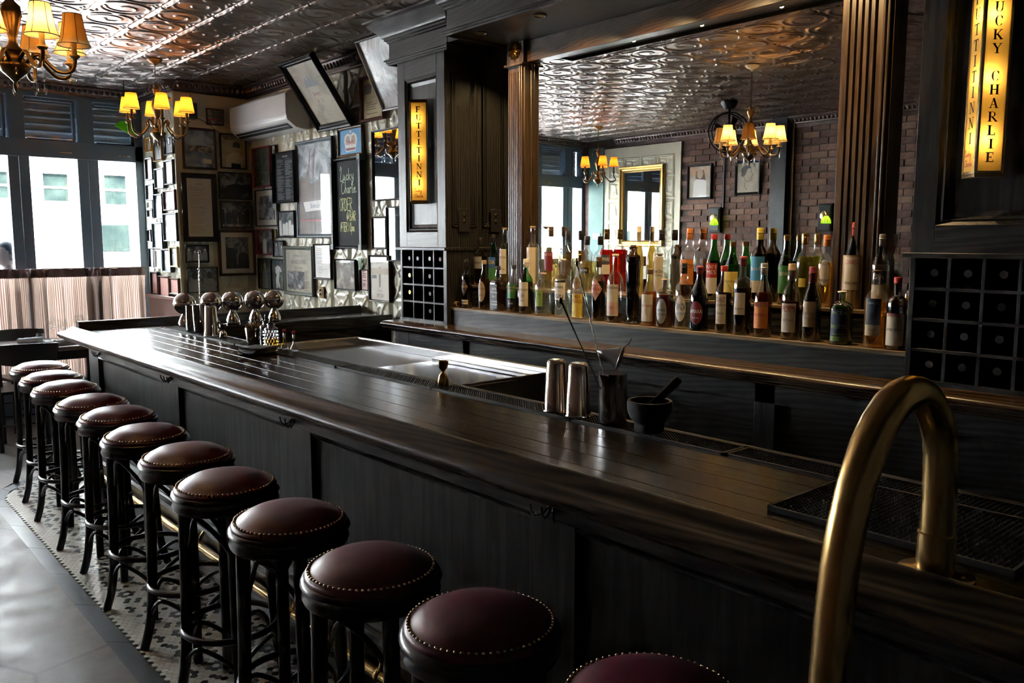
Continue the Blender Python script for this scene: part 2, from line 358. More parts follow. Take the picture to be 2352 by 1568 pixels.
# ================================================================ THE ROOM
def ridge(d, w): return max(0.0, 1 - (d/w)**2)
def tin_h(u, v):                                              # ceiling tile relief: u 0..1, v 0..2
    if u < .014 or u > .986 or v < .014 or v > 1.986: return -.005
    h = 0.0; x = u-.5
    for cy_, s in ((.5,1), (1.5,-1)):
        dy = v-cy_; r = math.hypot(x, dy); a = math.atan2(dy, x)*s
        h = max(h, .0075*ridge(r-.43, .05), .006*ridge(r-.06-.045*(a+PI), .045) if r < .36 else 0)
        for k in range(4):
            b = PI/4 + k*PI/2
            h = max(h, .009*ridge(math.hypot(x-.60*math.cos(b), dy-.60*math.sin(b)), .07))
    h = max(h, .0075*ridge(abs(x) - .44 + .30*abs(math.sin((v+.5)*PI/1.0))*(.5-abs(math.sin(v*PI)))**2, .04))
    h = max(h, .008*ridge(math.hypot(x, v-1), .10))
    return h
b = MB(); TW, TL = .33, .66
b.grid(lambda i, j: (i*TW, j*TL, -tin_h(i, j*2)), 60, 120)
tin_me = b.mesh('tin_tile', 'tin_ceiling', 60); tin_me.flip_normals()
ceil = struct(MB().box(XO-.2, XR+.4, YN-.2, YW+.25, ZC+.012, ZC+.2).build('ceiling', 'plaster_dark'))
nx = int((XR-XO)/TW)+1; ny = int((YW-YN)/TL)+1
for i in range(nx):
    for j in range(ny):
        y = YW - (j+1)*TL
        if y + TL < -.4: continue
        obj('tin_tile', tin_me, ceil, (2.26 + TW*(i-13), y, ZC))
# crown mouldings: a bold roll with a row of beads
def crown(name, p, q, nrm, drop=.10):
    p = Vector(p); q = Vector(q); L = (q-p).length; d = (q-p)/L; n_ = Vector(nrm)
    prof = [(0,0),(.095,0),(.095,-.018),(.075,-.022),(.060,-.045),(.032,-.068),(.030,-.082),(.012,-.086),(.012,-drop),(0,-drop)]
    b = MB(); k = len(prof)
    vs_ = [p + n_*a + Vector((0,0,z)) for a, z in prof] + [q + n_*a + Vector((0,0,z)) for a, z in prof]
    b.add(vs_, [[i, i+1, k+i+1, k+i] for i in range(k-1)] + [list(range(k)), list(range(2*k-1, k-1, -1))])
    o = struct(b.build(name, 'tin_crown', smooth=40))
    bb = MB(); c = 0; s = .05
    while c < L-.02:
        bb.ball(p + d*(c+s/2) + n_*.055 + Vector((0,0,-.048)), .021, 8, 6, 1.25); c += s
    r = bb.build('bead_row', 'tin_crown', o, smooth=80); r['kind'] = 'stuff'
    return o
crown('trim_1', (XR, 4.9, ZC), (XR, YB, ZC), (-1,0,0)); crown('trim_2', (XR, YB, ZC), (XP, YB, ZC), (0,-1,0)); crown('trim_3', (XP, YB, ZC), (XP, YW, ZC), (-1,0,0))
crown('trim_4', (XO, YW, ZC), (XP, YW, ZC), (0,-1,0), .09); crown('trim_5', (XO, 8.2, ZC), (XO, YN, ZC), (1,0,0), .13)
# pressed tin wall panels
def wall_h(u, v):
    h = 0.0
    for e in (.03, .075, .925, .97): h = max(h, .007*ridge(u-e, .022))
    if .12 < u < .88:
        x = (u-.5)/.38; y = (v % .5)/.5*2-1
        for s in (1, -1):
            h = max(h, .011*ridge(y - s*math.sin(x*PI/2)*.95, .13), .008*ridge(y - s*(.35+.3*math.cos(x*PI)), .09))
        h = max(h, .014*ridge(math.hypot(x*1.1, y*.8), .22), .010*ridge(math.hypot(abs(x)-.62, (abs(y)-.05)*1.0), .2))
        if abs(abs(y)-1) < .07: h = max(h, .006)
    return h
b = MB(); PW, PH = .30, .60
b.grid(lambda i, j: (i*PW, -wall_h(i, j), j*PH), 36, 72)
panel_me = b.mesh('tin_panel', 'tin_cream', 60)
def panels(parent, o, nx, nz, rz):
    for i in range(nx):
        for k in range(nz):
            c, s = math.cos(rz), math.sin(rz)
            obj('tin_panel', panel_me, parent, (o[0]+c*i*PW, o[1]+s*i*PW, o[2]+k*PH), (0,0,rz))
wr = struct(MB().box(XR+.016, XR+.3, YN, YB+.016, 0, ZC).build('wall_right', 'tin_cream'))
panels(wr, (XR+.015, YB, 1.16), 11, 3, -PI/2)
panels(wr, (XR+.015, YB, 1.16-PH), 11, 1, -PI/2)
wb = struct(MB().box(XP+.016, XR+.3, YB+.016, YB+.2, 0, ZC).build('wall_back', 'tin_cream'))
panels(wb, (XP+.05, YB+.015, 1.16), 2, 3, 0); panels(wb, (XP+.05, YB+.015, .56), 2, 1, 0)
wa = struct(MB().box(XP+.016, XP+.25, YB+.02, YW+.2, 0, ZC).build('wall_alcove', 'tin_cream'))
panels(wa, (XP+.015, YW-.02, 1.16), 3, 3, -PI/2)
struct(MB().box(XP-.03, XP+.012, YB-.02, YW-.1, .02, 1.06).build('trim_6', 'wainscot')); struct(MB().box(XP-.06, XP+.014, YB-.05, YW-.1, 1.06, 1.095).build('trim_7', 'wainscot', bevel=.006))
struct(MB().box(XP-.012, XP+.008, YB-.012, YB+.008, 1.095, ZC-.1).build('trim_8', 'tin_cream', bevel=.004))
struct(MB().box(XP+.012, XR+.016, YB-.004, YB+.014, 2.76, 2.96).build('trim_9', 'tin_cream', bevel=.004))
struct(MB().box(XO-.2, XR+.3, YN-.2, YN, 0, ZC).build('wall_near', 'plaster_dark'))
# opposite wall: brick, cream tin patch, teal pier (seen in the back bar mirror)
wo = struct(MB().box(XO-.3, XO-.022, YN, YW+.2, 0, ZC).build('wall_left', 'mortar'))
bw, bh = .205, .066; px_, pz_ = .218, .0775
bm = [MB().box(-.012, .020, -bw/2, bw/2, -bh/2, bh/2).mesh('brick', 'brick_'+c, 0) for c in 'abc']
rest = {c: MB() for c in range(3)}; spots = []
for r in range(int(ZC/pz_)+1):
    n_ = int((7.05-YN)/px_)
    for i in range(n_):
        spots.append((7.05 - bw/2 - i*px_ - (px_/2 if r % 2 else 0) + random.uniform(-.006,.006), .04 + r*pz_ + random.uniform(-.004,.004), random.uniform(-.008,.006), random.choice((0,0,1,1,2)), random.uniform(-.025,.025)))
near = sorted(spots, key=lambda s: abs(s[0]-4.6)*.45 + abs(s[1]-2.35))[:300]; ns = set(id(s) for s in near)
for s in spots:
    if id(s) in ns: obj('brick', bm[s[3]], wo, (XO-.022+s[2], s[0], s[1]), (s[4], 0, 0))
    else: rest[s[3]].box(XO-.034+s[2], XO-.002+s[2], s[0]-bw/2, s[0]+bw/2, s[1]-bh/2, s[1]+bh/2)
for c in range(3):
    o = rest[c].build('brick_field', 'brick_'+'abc'[c], wo, smooth=0); o['kind'] = 'stuff'
def coffer_h(u, v):
    x, y = abs(u-.5)*2, abs(v-.5)*2; e = max(x, y); h = .010*ridge(e-.86, .06) + .007*ridge(e-.72, .05)
    if e < .66:
        h += .012*ridge((u-v)+.16*math.sin((u+v)*6.3), .12) + .010*ridge(math.hypot(u-.34, v-.66), .12) + .010*ridge(math.hypot(u-.66, v-.34), .12)
    return h
b = MB(); b.grid(lambda i, j: (i*.3, -coffer_h(i, j), j*.3), 30, 30); coffer_me = b.mesh('coffer_panel', 'tin_cream2', 60)
tp = tag(MB().box(XO-.021, XO+.012, 7.06, 8.43, .9, 2.92).build('tin_patch', 'tin_cream2'), 'cream pressed tin patch framing the gilt mirror on the brick wall', 'wall panel')
for i in range(4):
    for k in range(6):
        if 0 < i < 3 and k < 5: continue
        obj('coffer_panel', coffer_me, tp, (XO+.013, 7.15+i*.3, .98+k*.3), (0,0,PI/2))
tq = struct(MB().box(XO-.02, XO+.03, 8.43, 8.72, .9, 2.95).build('wall_pier', 'teal_paint')); struct(MB().box(XO-.02, XO+.012, 8.72, YW, .0, 2.95).build('wall_corner', 'brick_b'))
struct(MB().box(XO-.02, XO+.05, YN, YW, 0, .9).build('trim_10', 'wainscot')); struct(MB().box(XO-.02, XO+.07, YN, YW, .9, .94).build('trim_11', 'wainscot', bevel=.006))
post = tag(MB().box(XO, XO+.10, 5.46, 5.66, .94, ZC-.0).build('iron_column', 'black_wood'), 'black boxed column standing against the brick wall', 'column')
tag(MB().box(XO+.02, XO+.035, 5.40, 5.415, .94, ZC).build('brass_pipe', 'brass_dark'), 'thin brass strip running up the brick wall beside the black column', 'pipe')
tag(MB().box(XO, XO+.02, 6.37, 6.39, 2.02, 2.9).build('conduit', 'dark_metal'), 'thin dark conduit running up the brick wall to the ceiling', 'conduit')
# floor
inner = [(.955,YN),(.965,6.0),(1.02,6.13),(1.12,6.28),(1.3,6.36),(1.6,6.38)]
outer = [(.882,YN),(.892,6.02),(.955,6.175),(1.07,6.335),(1.28,6.43),(1.6,6.45)]
fl = struct(MB().box(XO-.2, XR+.3, YN-.2, YW+.2, -.12, -.006).build('floor', 'grout'))
poly = [(XO-.2, YN)] + outer + [(1.6, 6.6), (XR+.1, 6.6), (XR+.1, YW+.2), (XO-.2, YW+.2)]
MB().prism(poly, 'z', -.02, 0).build('field', 'floor_field', fl, smooth=0)
MB().box(1.6, XR+.1, YN, 6.6, -.02, 0).build('service_floor', 'slate', fl)
def strip_pt(pl, t):
    Ls = [math.dist(pl[i], pl[i+1]) for i in range(len(pl)-1)]; s = t
    for i, l in enumerate(Ls):
        if s <= l or i == len(Ls)-1: k = s/l; return (pl[i][0]+(pl[i+1][0]-pl[i][0])*k, pl[i][1]+(pl[i+1][1]-pl[i][1])*k)
        s -= l
t = 0; TI = sum(math.dist(inner[i], inner[i+1]) for i in range(5)); TO = sum(math.dist(outer[i], outer[i+1]) for i in range(5))
while t < TI-.1:
    e = min(t + (.46 if t < 7.3 else .2), TI)
    g = .0015/TI
    a, c = t/TI+g, e/TI-g
    MB().prism([strip_pt(outer, a*TO), strip_pt(outer, c*TO), strip_pt(inner, c*TI), strip_pt(inner, a*TI)], 'z', -.012, .001).build('slate_tile', 'slate', fl, smooth=0)
    t = e
hp = .0265; hv = hp*.866; rad = hp/2/.866*.94
def hexm(mb, c, z0=-.006, z1=.0008):
    p = [(c[0]+rad*math.cos(PI/6+k*PI/3), c[1]+rad*math.sin(PI/6+k*PI/3)) for k in range(6)]; return mb.prism(p, 'z', z0, z1)
def xin(y):
    for (ax_, ay), (bx_, by) in zip(inner, inner[1:]):
        if ay <= y <= by: return ax_ + (bx_-ax_)*(y-ay)/(by-ay)
    return 9
hexes = []
for r in range(int((6.36-.2)/hv)):
    y = .2 + r*hv
    for c in range(22):
        x = .965 + c*hp + (hp/2 if r % 2 else 0)
        if x < xin(y)+.012 or x > 1.5: continue
        col = 0
        if c >= 3:
            for kx in range(-1, 7):                            # rosettes: a ring of six black tiles round a white one
                for dr in (0, 1):
                    ry = (r // 8)*8 + 4 + (8 if dr else 0); cx0 = .965 + (5 + kx*4 + (2 if (ry//8) % 2 else 0))*hp
                    dd = math.hypot(x-cx0, y-(.2+ry*hv))/hp
                    if .8 < dd < 1.25: col = 1
            if (r % 8 == 0 and c % 2 == 0) or (r % 8 in (1, 7) and (c + r//8) % 4 == 0): col = 1
        hexes.append((x, y, col))
hexes.sort(key=lambda h: abs(h[1]-3.35)*1.0 + (h[0]-.95)*1.6)
hm = [hexm(MB(), (0,0)).mesh('hex_tile', n, 0) for n in ('hex_white', 'hex_black')]
for h in hexes[:300]: obj('hex_tile', hm[h[2]], fl, (h[0], h[1], 0))
for k in (0, 1):
    b = MB()
    for h in hexes[300:]:
        if h[2] == k: hexm(b, h)
    o = b.build('mosaic_field', ('hex_white', 'hex_black')[k], fl, smooth=0); o['kind'] = 'stuff'
# ---------------------------------------------------------------- window wall
POST = [(2.235,2.42),(1.655,1.83),(1.06,1.24),(.47,.65),(-.12,.06),(-.71,-.53),(-1.30,-1.12),(-1.92,-1.72)]
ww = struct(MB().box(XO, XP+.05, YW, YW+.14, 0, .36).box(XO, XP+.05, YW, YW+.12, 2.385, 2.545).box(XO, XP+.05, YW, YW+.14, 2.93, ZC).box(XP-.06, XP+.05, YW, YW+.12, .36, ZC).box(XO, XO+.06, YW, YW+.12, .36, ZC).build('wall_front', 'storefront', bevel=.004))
edges = [XP-.06]
for k, (a, c) in enumerate(POST):
    m_ = (a+c)/2
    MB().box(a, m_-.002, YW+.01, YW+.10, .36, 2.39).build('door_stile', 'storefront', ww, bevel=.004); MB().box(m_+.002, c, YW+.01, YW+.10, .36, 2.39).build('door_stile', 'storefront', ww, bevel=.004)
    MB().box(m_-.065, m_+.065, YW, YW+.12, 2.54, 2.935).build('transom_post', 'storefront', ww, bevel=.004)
right = XP-.06; wn = 0
for a, c in POST + [(XO+.06, XO+.06)]:
    wn += 1
    w = struct(MB().box(c+.0, right, YW+.05, YW+.058, .36, 2.39).build('window_%d' % wn, 'window_glass'))
    MB().box(c+.0, right, YW+.05, YW+.058, 2.545, 2.93).build('transom_pane', 'window_glass', w)
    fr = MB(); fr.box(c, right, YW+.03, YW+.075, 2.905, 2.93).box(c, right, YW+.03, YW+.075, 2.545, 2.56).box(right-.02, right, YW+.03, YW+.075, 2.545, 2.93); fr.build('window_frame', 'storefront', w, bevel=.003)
    if c < right - .3 and wn < 9: MB().box(right-.16, right-.05, YW-.004, YW+.012, 2.435, 2.442).build('door_catch', 'chrome', ww)
    right = a
# rolled metal shutter outside the transoms
sh = thing('roller_shutter', 'ribbed metal roller shutter hanging outside the transom windows', 'shutter', (0, YW+.2, 0))
z = 2.50; prof = [(0,0),(.018,.004),(.026,.014),(.018,.024),(.004,.028),(0,.062),(-.006,.062),(-.006,0)]
me = MB().box(XO, XP+.2, 0, .008, 0, .0655).prism([(0,.004),(-.010,.006),(-.013,.013),(-.010,.020),(0,.022)], 'x', XO, XP+.2).mesh('slat', 'shutter', 40)
while z < 2.98: obj('slat', me, sh, (0, 0, z)); z += .066
tag(MB().box(XO-.3, XP+.3, YW+.16, YW+.9, 2.96, 3.3).build('awning_box', 'dark_metal'), 'dark shutter housing over the storefront outside', 'housing')
# ---------------------------------------------------------------- the street outside
gr = struct(MB().box(-12, 16, YW+.16, 30, -.3, -.1).build('street', 'asphalt'))
fc = thing('brick_house', 'pale clapboard house front across the street behind the windows', 'building', (0, 17.6, -.1))
MB().box(-11, 15, 0, .3, 0, 9).build('wall', 'facade', fc)
z = .6; bme = MB().prism([(0,0),(-.03,.0),(-.006,.26),(0,.26)], 'x', -11, 15).mesh('clapboard', 'facade', 0)
while z < 5.2: obj('clapboard', bme, fc, (0, 0, z)); z += .27
def house_win(u, v0, v1, w):
    p = ony(u, v1, 17.55); q = ony(u, v0, 17.55); x, z0, z1 = p.x, p.z+.1, q.z+.1
    wf = MB().box(x-w/2-.1, x+w/2+.1, -.09, 0, z1, z1+.14).box(x-w/2-.12, x+w/2+.12, -.12, 0, z0-.1, z0).box(x-w/2-.08, x-w/2, -.06, 0, z0, z1).box(x+w/2, x+w/2+.08, -.06, 0, z0, z1).build('window', 'facade', fc)
    MB().box(x-w/2, x+w/2, -.034, -.01, z0, z1).build('pane', 'leaf_glass', wf); MB().box(x-w/2, x+w/2, -.05, -.02, (z0+z1)/2-.02, (z0+z1)/2+.02).build('sash', 'facade', wf)
house_win(130, 399, 462, .42); house_win(267, 403, 470, .40); house_win(-12, 393, 455, .5); house_win(-200, 380, 450, .5)
# ================================================================ THE BAR
BY0, BY1 = .15, 5.90
bar = thing('bar_counter', 'long dark oak bar counter with rolled front rail and panelled front', 'bar', (0,0,0))
xs = [1.418, 1.505, 1.602, 1.694, 1.775, 1.862]
for a, c in zip(xs, xs[1:]): MB().box(a+.0008, c-.0008, BY0, 5.86, 1.02, 1.05).build('plank', 'bartop', bar, bevel=.0012)
prof = [(1.42,1.0),(1.42,1.060),(1.415,1.068),(1.404,1.071),(1.393,1.068),(1.378,1.058),(1.358,1.049),(1.340,1.046),(1.326,1.044),(1.315,1.038),(1.310,1.028),(1.311,1.018),(1.318,1.010),(1.328,1.008),(1.331,1.002),(1.345,.998),(1.348,.990),(1.366,.986),(1.372,.978),(1.42,.976)]
MB().prism(prof, 'y', BY0, BY1).build('front_rail', 'barnose', bar, smooth=50)
MB().box(1.862, 2.0, BY0, 5.43, 1.0, 1.043).build('service_board', 'bartop', bar); MB().box(1.985, 2.0, BY0, 5.43, .9, 1.055).build('inner_edge', 'ebony_y', bar, bevel=.002)
# return wing at the far end
for a, c in zip([5.43,5.53,5.63,5.745], [5.53,5.63,5.745,5.862]): MB().box(1.864, XR-.02, a+.0008, c-.0008, 1.02, 1.05).build('plank', 'bartop_x', bar, bevel=.0012)
MB().prism([(5.862,.99),(5.862,1.085),(5.872,1.098),(5.90,1.102),(5.928,1.096),(5.936,1.08),(5.936,1.0),(5.92,.985)], 'x', 1.432, XR-.015).build('far_lip', 'ebony_x', bar, smooth=50)
MB().prism([(5.43,.975),(5.43,1.052),(5.418,1.06),(5.405,1.055),(5.402,.985)], 'x', 2.0, XR-.02).build('wing_edge', 'ebony_x', bar, smooth=50)
MB().box(2.0, XR-.02, 5.425, 5.445, .12, .98).build('wing_panel', 'ebony_x', bar)
# panelled front at x = 1.48
FX = 1.48
MB().box(FX+.03, 1.95, BY0, 5.84, 0, 1.0).build('carcass', 'ebony_y', bar)
MB().box(FX, FX+.032, BY0, 5.84, .895, .985).build('top_board', 'ebony_y', bar, bevel=.002)
MB().box(FX, FX+.032, BY0, 5.84, .11, .27).build('bottom_board', 'ebony_y', bar, bevel=.002)
MB().prism([(FX,.27),(FX-.016,.262),(FX-.02,.235),(FX-.034,.225),(FX-.036,.02),(FX,.02)], 'y', BY0, 5.845).build('plinth', 'ebony_y', bar, smooth=40)
st = [(5.66,5.84),(4.26,4.46),(2.86,3.04),(1.45,1.62),(.15,.22)]
for a, c in st: MB().box(FX, FX+.032, a, c, .27, .895).build('upright', 'ebony_z', bar, bevel=.002)
for (a, _), (_, c) in zip(st, st[1:]):
    MB().box(FX+.022, FX+.034, c, a, .27, .895).build('panel', 'ebony_z', bar)
    f = MB(); f.prism([(FX+.002,.895),(FX-.006,.889),(FX+.006,.878),(FX+.022,.868),(FX+.03,.868),(FX+.03,.895)], 'y', c, a).prism([(FX+.002,.27),(FX-.006,.276),(FX+.006,.287),(FX+.022,.297),(FX+.03,.297),(FX+.03,.27)], 'y', c, a)
    f.build('panel_mould', 'ebony_y', bar, smooth=40)
MB().box(FX, 1.95, 5.84, 5.862, 0, .985).build('end_board', 'ebony_z', bar, bevel=.002)
# coat hooks under the rail
def hook(y, lab):
    h = thing('coat_hook', lab, 'hook', (FX, y, .93), -PI/2, 'coat hooks under the bar rail')
    MB().box(-.012, .012, -.004, 0, -.02, .03).build('plate', 'dark_metal', h, bevel=.002)
    for s in (-1, 0, 1):
        MB().tube([(s*.006, -.002, .0), (s*.02, -.014, -.022), (s*.034, -.028, -.028), (s*.042, -.036, -.014), (s*.044, -.038, .004)], .0032, 6).build('prong', 'dark_metal', h, smooth=80)
for u, v, lb in ((222,801,'black triple coat hook at the window end of the bar'), (384,868,'black coat hook on the bar front, second from the window'), (664,972,'black coat hook on the bar front, third from the window'), (1255,1185,'black coat hook on the bar front, nearest the camera')):
    hook(onx(u, v, FX-.02).y, lb)
# brass foot rail
fr = thing('foot_rail', 'brass foot rail along the base of the bar', 'foot rail', (0,0,0))
MB().tube([(1.418,.3,.17),(1.418,2.5,.17),(1.418,5.78,.17)], .019, 12).build('rail', 'brass_worn', fr, smooth=80)
for y in (.9, 2.3, 2.93, 3.9, 5.2):
    MB().tube([(1.418,y,.17),(1.43,y,.215),(1.447,y,.235)], .009, 8).ball((1.418,y,.17), .025, 10, 6).build('bracket', 'brass', fr, smooth=80)
# ---------------------------------------------------------------- rubber mats
def nub_mat(name, label, x0, x1, y0, y1, z, nx, ny, lip=.006):
    t = thing(name, label, 'bar mat', ((x0+x1)/2, (y0+y1)/2, z))
    w, l = (x1-x0)/2, (y1-y0)/2
    MB().box(-w, w, -l, l, 0, .004).box(-w, -w+lip, -l, l, .004, .012).box(w-lip, w, -l, l, .004, .012).box(-w, w, -l, -l+lip, .004, .012).box(-w, w, l-lip, l, .004, .012).build('tray', 'rubber', t)
    b = MB()
    for i in range(nx):
        for j in range(ny):
            cx_ = -w+lip+(i+.5)*(2*w-2*lip)/nx; cy_ = -l+lip+(j+.5)*(2*l-2*lip)/ny; s = min((2*w-2*lip)/nx, (2*l-2*lip)/ny)*.27
            b.add([(cx_-s,cy_-s,.004),(cx_+s,cy_-s,.004),(cx_+s,cy_+s,.004),(cx_-s,cy_+s,.004),(cx_-s*.6,cy_-s*.6,.0105),(cx_+s*.6,cy_-s*.6,.0105),(cx_+s*.6,cy_+s*.6,.0105),(cx_-s*.6,cy_+s*.6,.0105)], [(4,5,6,7),(0,1,5,4),(1,2,6,5),(2,3,7,6),(3,0,4,7)])
    o = b.build('nubs', 'rubber', t, smooth=0); o['kind'] = 'stuff'
    return t
ym = [(5.62,4.47,'long black rubber bar mat under the three shaker tins'), (4.46,3.36,'black rubber bar mat behind the napkin tray'), (3.35,2.62,'black rubber bar mat just beyond the lone jigger'), (2.615,1.86,'black rubber bar mat in front of the ice well'),
      (1.855,1.28,'black rubber bar mat under the mortar'), (1.275,.52,'narrow black rubber bar mat behind the big mat')]
for a, c, lb in ym: nub_mat('bar_mat', lb, 1.868, 1.978, c, a, 1.044, 9, int((a-c)/.0122), .008)
nub_mat('service_mat', 'wide black rubber mat lying on the near end of the bar', 1.545, 1.862, .47, .945, 1.0505, 26, 40)
# ---------------------------------------------------------------- ice well behind the bar
iw = thing('ice_well', 'stainless steel ice well sunk behind the bar beside the rubber mats', 'ice well', (0,0,0))
b = MB(); x0, x1, y0, y1, zt, zb = 2.002, 2.62, 2.66, 4.42, 1.035, .80
b.box(x0, x1, y0, y1, zb-.02, zb).box(x0, x0+.015, y0, y1, zb, zt).box(x1-.015, x1, y0, y1, zb, zt).box(x0, x1, y0, y0+.015, zb, zt).box(x0, x1, y1-.015, y1, zb, zt).build('basin', 'steel', iw)
MB().tube([(x0+.006,y0,zt),(x0+.006,y1,zt),(x1,y1,zt),(x1,y0,zt)], .008, 8, closed=True).build('rim', 'steel', iw, smooth=60)
MB().box(x1-.06, x1-.015, y0+.015, y1-.015, .90, .91).build('ledge', 'steel', iw)
MB().box(x0+.016, x1-.016, y0+.016, 3.52, .985, 1.0).build('drainboard', 'steel_bright', iw, bevel=.003); MB().box(x0+.016, x1-.016, 3.525, y1-.016, .985, 1.0).build('lid', 'black_plastic', iw, bevel=.003); MB().box(x1-.10, x1-.016, y0+.016, 3.52, 1.0, 1.02).build('splash_step', 'steel_bright', iw, bevel=.004)
MB().box(2.02, 2.6, 2.68, 4.4, 0, .78).build('stand', 'steel_dull', iw)
ub = tag(MB().box(2.03, 2.5, .3, 2.6, .1, .86).box(2.03, 2.52, .3, 2.6, .86, .88).build('under_bar_cabinet', 'black_plastic', bevel=.004), 'dark under-bar cabinet behind the near half of the bar', 'cabinet')
tag(MB().box(2.03, 2.45, 4.5, 5.36, .1, .88).build('glass_washer', 'black_plastic', bevel=.004), 'black under-bar cabinet in the far corner behind the bar', 'cabinet')
# ---------------------------------------------------------------- brass swan-neck rail in the foreground
pts = [(1.095,.45),(1.10,.75),(1.103,.982),(1.112,1.093),(1.120,1.152),(1.135,1.209),(1.157,1.264),(1.190,1.318),(1.218,1.347),(1.254,1.371),(1.285,1.381),(1.318,1.384),(1.350,1.379),(1.380,1.366),(1.406,1.346),(1.428,1.321),(1.444,1.294),(1.452,1.262),(1.456,1.20),(1.457,1.13),(1.457,1.055)]
sr = thing('service_rail', 'curved brass handrail arching from the bar top in the foreground', 'handrail', (0, .565, 0))
MB().tube([(p[0], 0, p[1]) for p in [(1.09,.012),(1.093,.2)] + pts], .0275, 20).build('tube', 'brass_worn', sr, smooth=80)
MB().lathe([(.031,1.0585),(.031,1.125),(.0275,1.127)], (1.457,0,0), 24).build('collar', 'brass_worn', sr, smooth=40)
MB().lathe([(.062,1.0506),(.063,1.054),(.060,1.0575),(.036,1.0595),(.03,1.064)], (1.457,0,0), 32).build('flange', 'brass', sr, smooth=50)
for k in range(3): MB().lathe([(.0045,1.0575),(.0045,1.0602),(.002,1.0612)], (1.457+.048*math.cos(k*2.1+.5), .048*math.sin(k*2.1+.5), 0), 10).build('screw', 'brass_worn', sr)
MB().lathe([(.06,.001),(.06,.006),(.034,.012),(.03,.03)], (1.09,0,0), 24).build('floor_flange', 'brass', sr)
# ================================================================ STOOLS
def make_stool():
    t = thing('bar_stool', '', 'stool', (0,0,0))
    R = .172
    seat = MB().lathe([(R,.755),(R+.002,.765),(R-.004,.772),(R-.018,.778),(R-.03,.788),(R*.66,.803),(R*.4,.811),(R*.15,.814),(.001,.8145)], n=48).build('seat_cushion', 'leather', t, smooth=60)
    MB().lathe([(R-.02,.70),(R+.004,.702),(R+.008,.712),(R+.004,.722),(R+.006,.735),(R+.012,.745),(R+.008,.756),(R,.760),(R-.02,.760)], n=48).build('seat_ring', 'black_wood', t, smooth=50)
    nb = MB()
    for k in range(68):
        a = 2*PI*k/68; nb.ball(((R-.010)*math.cos(a), (R-.010)*math.sin(a), .7775), .0048, 6, 4, .8)
    o = nb.build('nail_trim', 'nail', seat, smooth=80); o['kind'] = 'stuff'
    for k in range(4):
        a = PI/4 + k*PI/2 + .5; c, s = math.cos(a), math.sin(a)
        P = [(.140,.715),(.142,.60),(.145,.45),(.149,.30),(.156,.18),(.170,.08),(.192,.0)]
        MB().tube(crom([(r*c, r*s, z) for r, z in P], 3), [.022-.00022*i for i in range(19)], 10).build('leg', 'black_wood', t, smooth=60)
        a2 = a + PI/2; c2, s2 = math.cos(a2), math.sin(a2); m_ = a + PI/4
        # upper bentwood brace (V between two legs) and lower arch
        br = [(.137*c, .137*s, .53), (.125*c+.03*c2, .125*s+.03*s2, .60), (.155*math.cos(m_), .155*math.sin(m_), .692), (.125*c2+.03*c, .125*s2+.03*s, .60), (.137*c2, .137*s2, .53)]
        MB().tube(crom(br), .0085, 8).build('brace', 'black_wood', t, smooth=80)
        ar = [(.168*c, .168*s, .10), (.150*c+.022*c2, .150*s+.022*s2, .17), (.160*math.cos(m_), .160*math.sin(m_), .232), (.150*c2+.022*c, .150*s2+.022*s, .17), (.168*c2, .168*s2, .10)]
        MB().tube(crom(ar), .0085, 8).build('arch', 'black_wood', t, smooth=80)
    MB().tube([(.163*math.cos(2*PI*k/40), .163*math.sin(2*PI*k/40), .262) for k in range(40)], .0115, 8, closed=True).build('foot_ring', 'black_wood', t, smooth=80)
    return t
seats = [(92,838),(119,861),(151,884),(210,917),(270,946),(333,989),(429,1036),(518,1099),(664,1178),(853,1288),(1104,1410),(1500,1585)]
ords = ['farthest, by the window end', 'second from the window', 'third from the window', 'fourth from the window', 'fifth from the window', 'sixth from the window', 'seventh from the window', 'sixth from the camera', 'fifth from the camera', 'third whole seat from the camera', 'nearest whole seat to the camera', 'cut off by the bottom edge of the photo']
ords[7] = 'eighth from the window'; ords[8] = 'ninth from the window'; ords[9] = 'tenth from the window'
st0 = make_stool()
for i, (u, v) in enumerate(seats):
    p = onz(u, v, .79); lb = 'round burgundy leather bar stool, ' + ords[i]; rz = random.uniform(-.06, .06)
    if i == 0: st0.location = (p.x, p.y, 0.0016); st0['label'] = lb; st0['group'] = 'burgundy bar stools along the bar'; st0.rotation_euler.z = rz
    else: dup(st0, (p.x, p.y, .0016), rz, lb)
# ================================================================ BACK BAR
CF = 3.222; LY0, LY1 = 4.33, 4.855; RY0, RY1 = .88, 1.408; ZS = 1.192; ZS2 = 1.332; ZK = 1.08; ZH = 2.80
bb = thing('back_bar', 'tall dark wood back bar cabinet with cornice, columns and stepped bottle shelf', 'back bar', (0,0,0))
# counter
MB().prism([(XR,ZK-.05),(XR,ZK),(3.085,ZK),(3.068,ZK-.003),(3.057,ZK-.012),(3.055,ZK-.022),(3.062,ZK-.032),(3.07,ZK-.034),(3.07,ZK-.042),(3.078,ZK-.046),(3.08,ZK-.056),(3.09,ZK-.062),(3.12,ZK-.064)], 'y', .1, 4.86).build('counter', 'counter_wood', bb, smooth=50)
MB().box(3.16, 3.5, .1, 4.80, .05, ZK-.06).build('base_carcass', 'ebony_y', bb)
for a, c in ((4.64,4.80),(3.98,4.05),(1.9,2.0),(.6,.7)): MB().box(3.135, 3.162, a, c, .1, ZK-.062).build('base_stile', 'ebony_z', bb, bevel=.002)
MB().box(3.135, 3.162, .1, 4.64, .93, ZK-.062).build('base_rail', 'ebony_y', bb, bevel=.002)
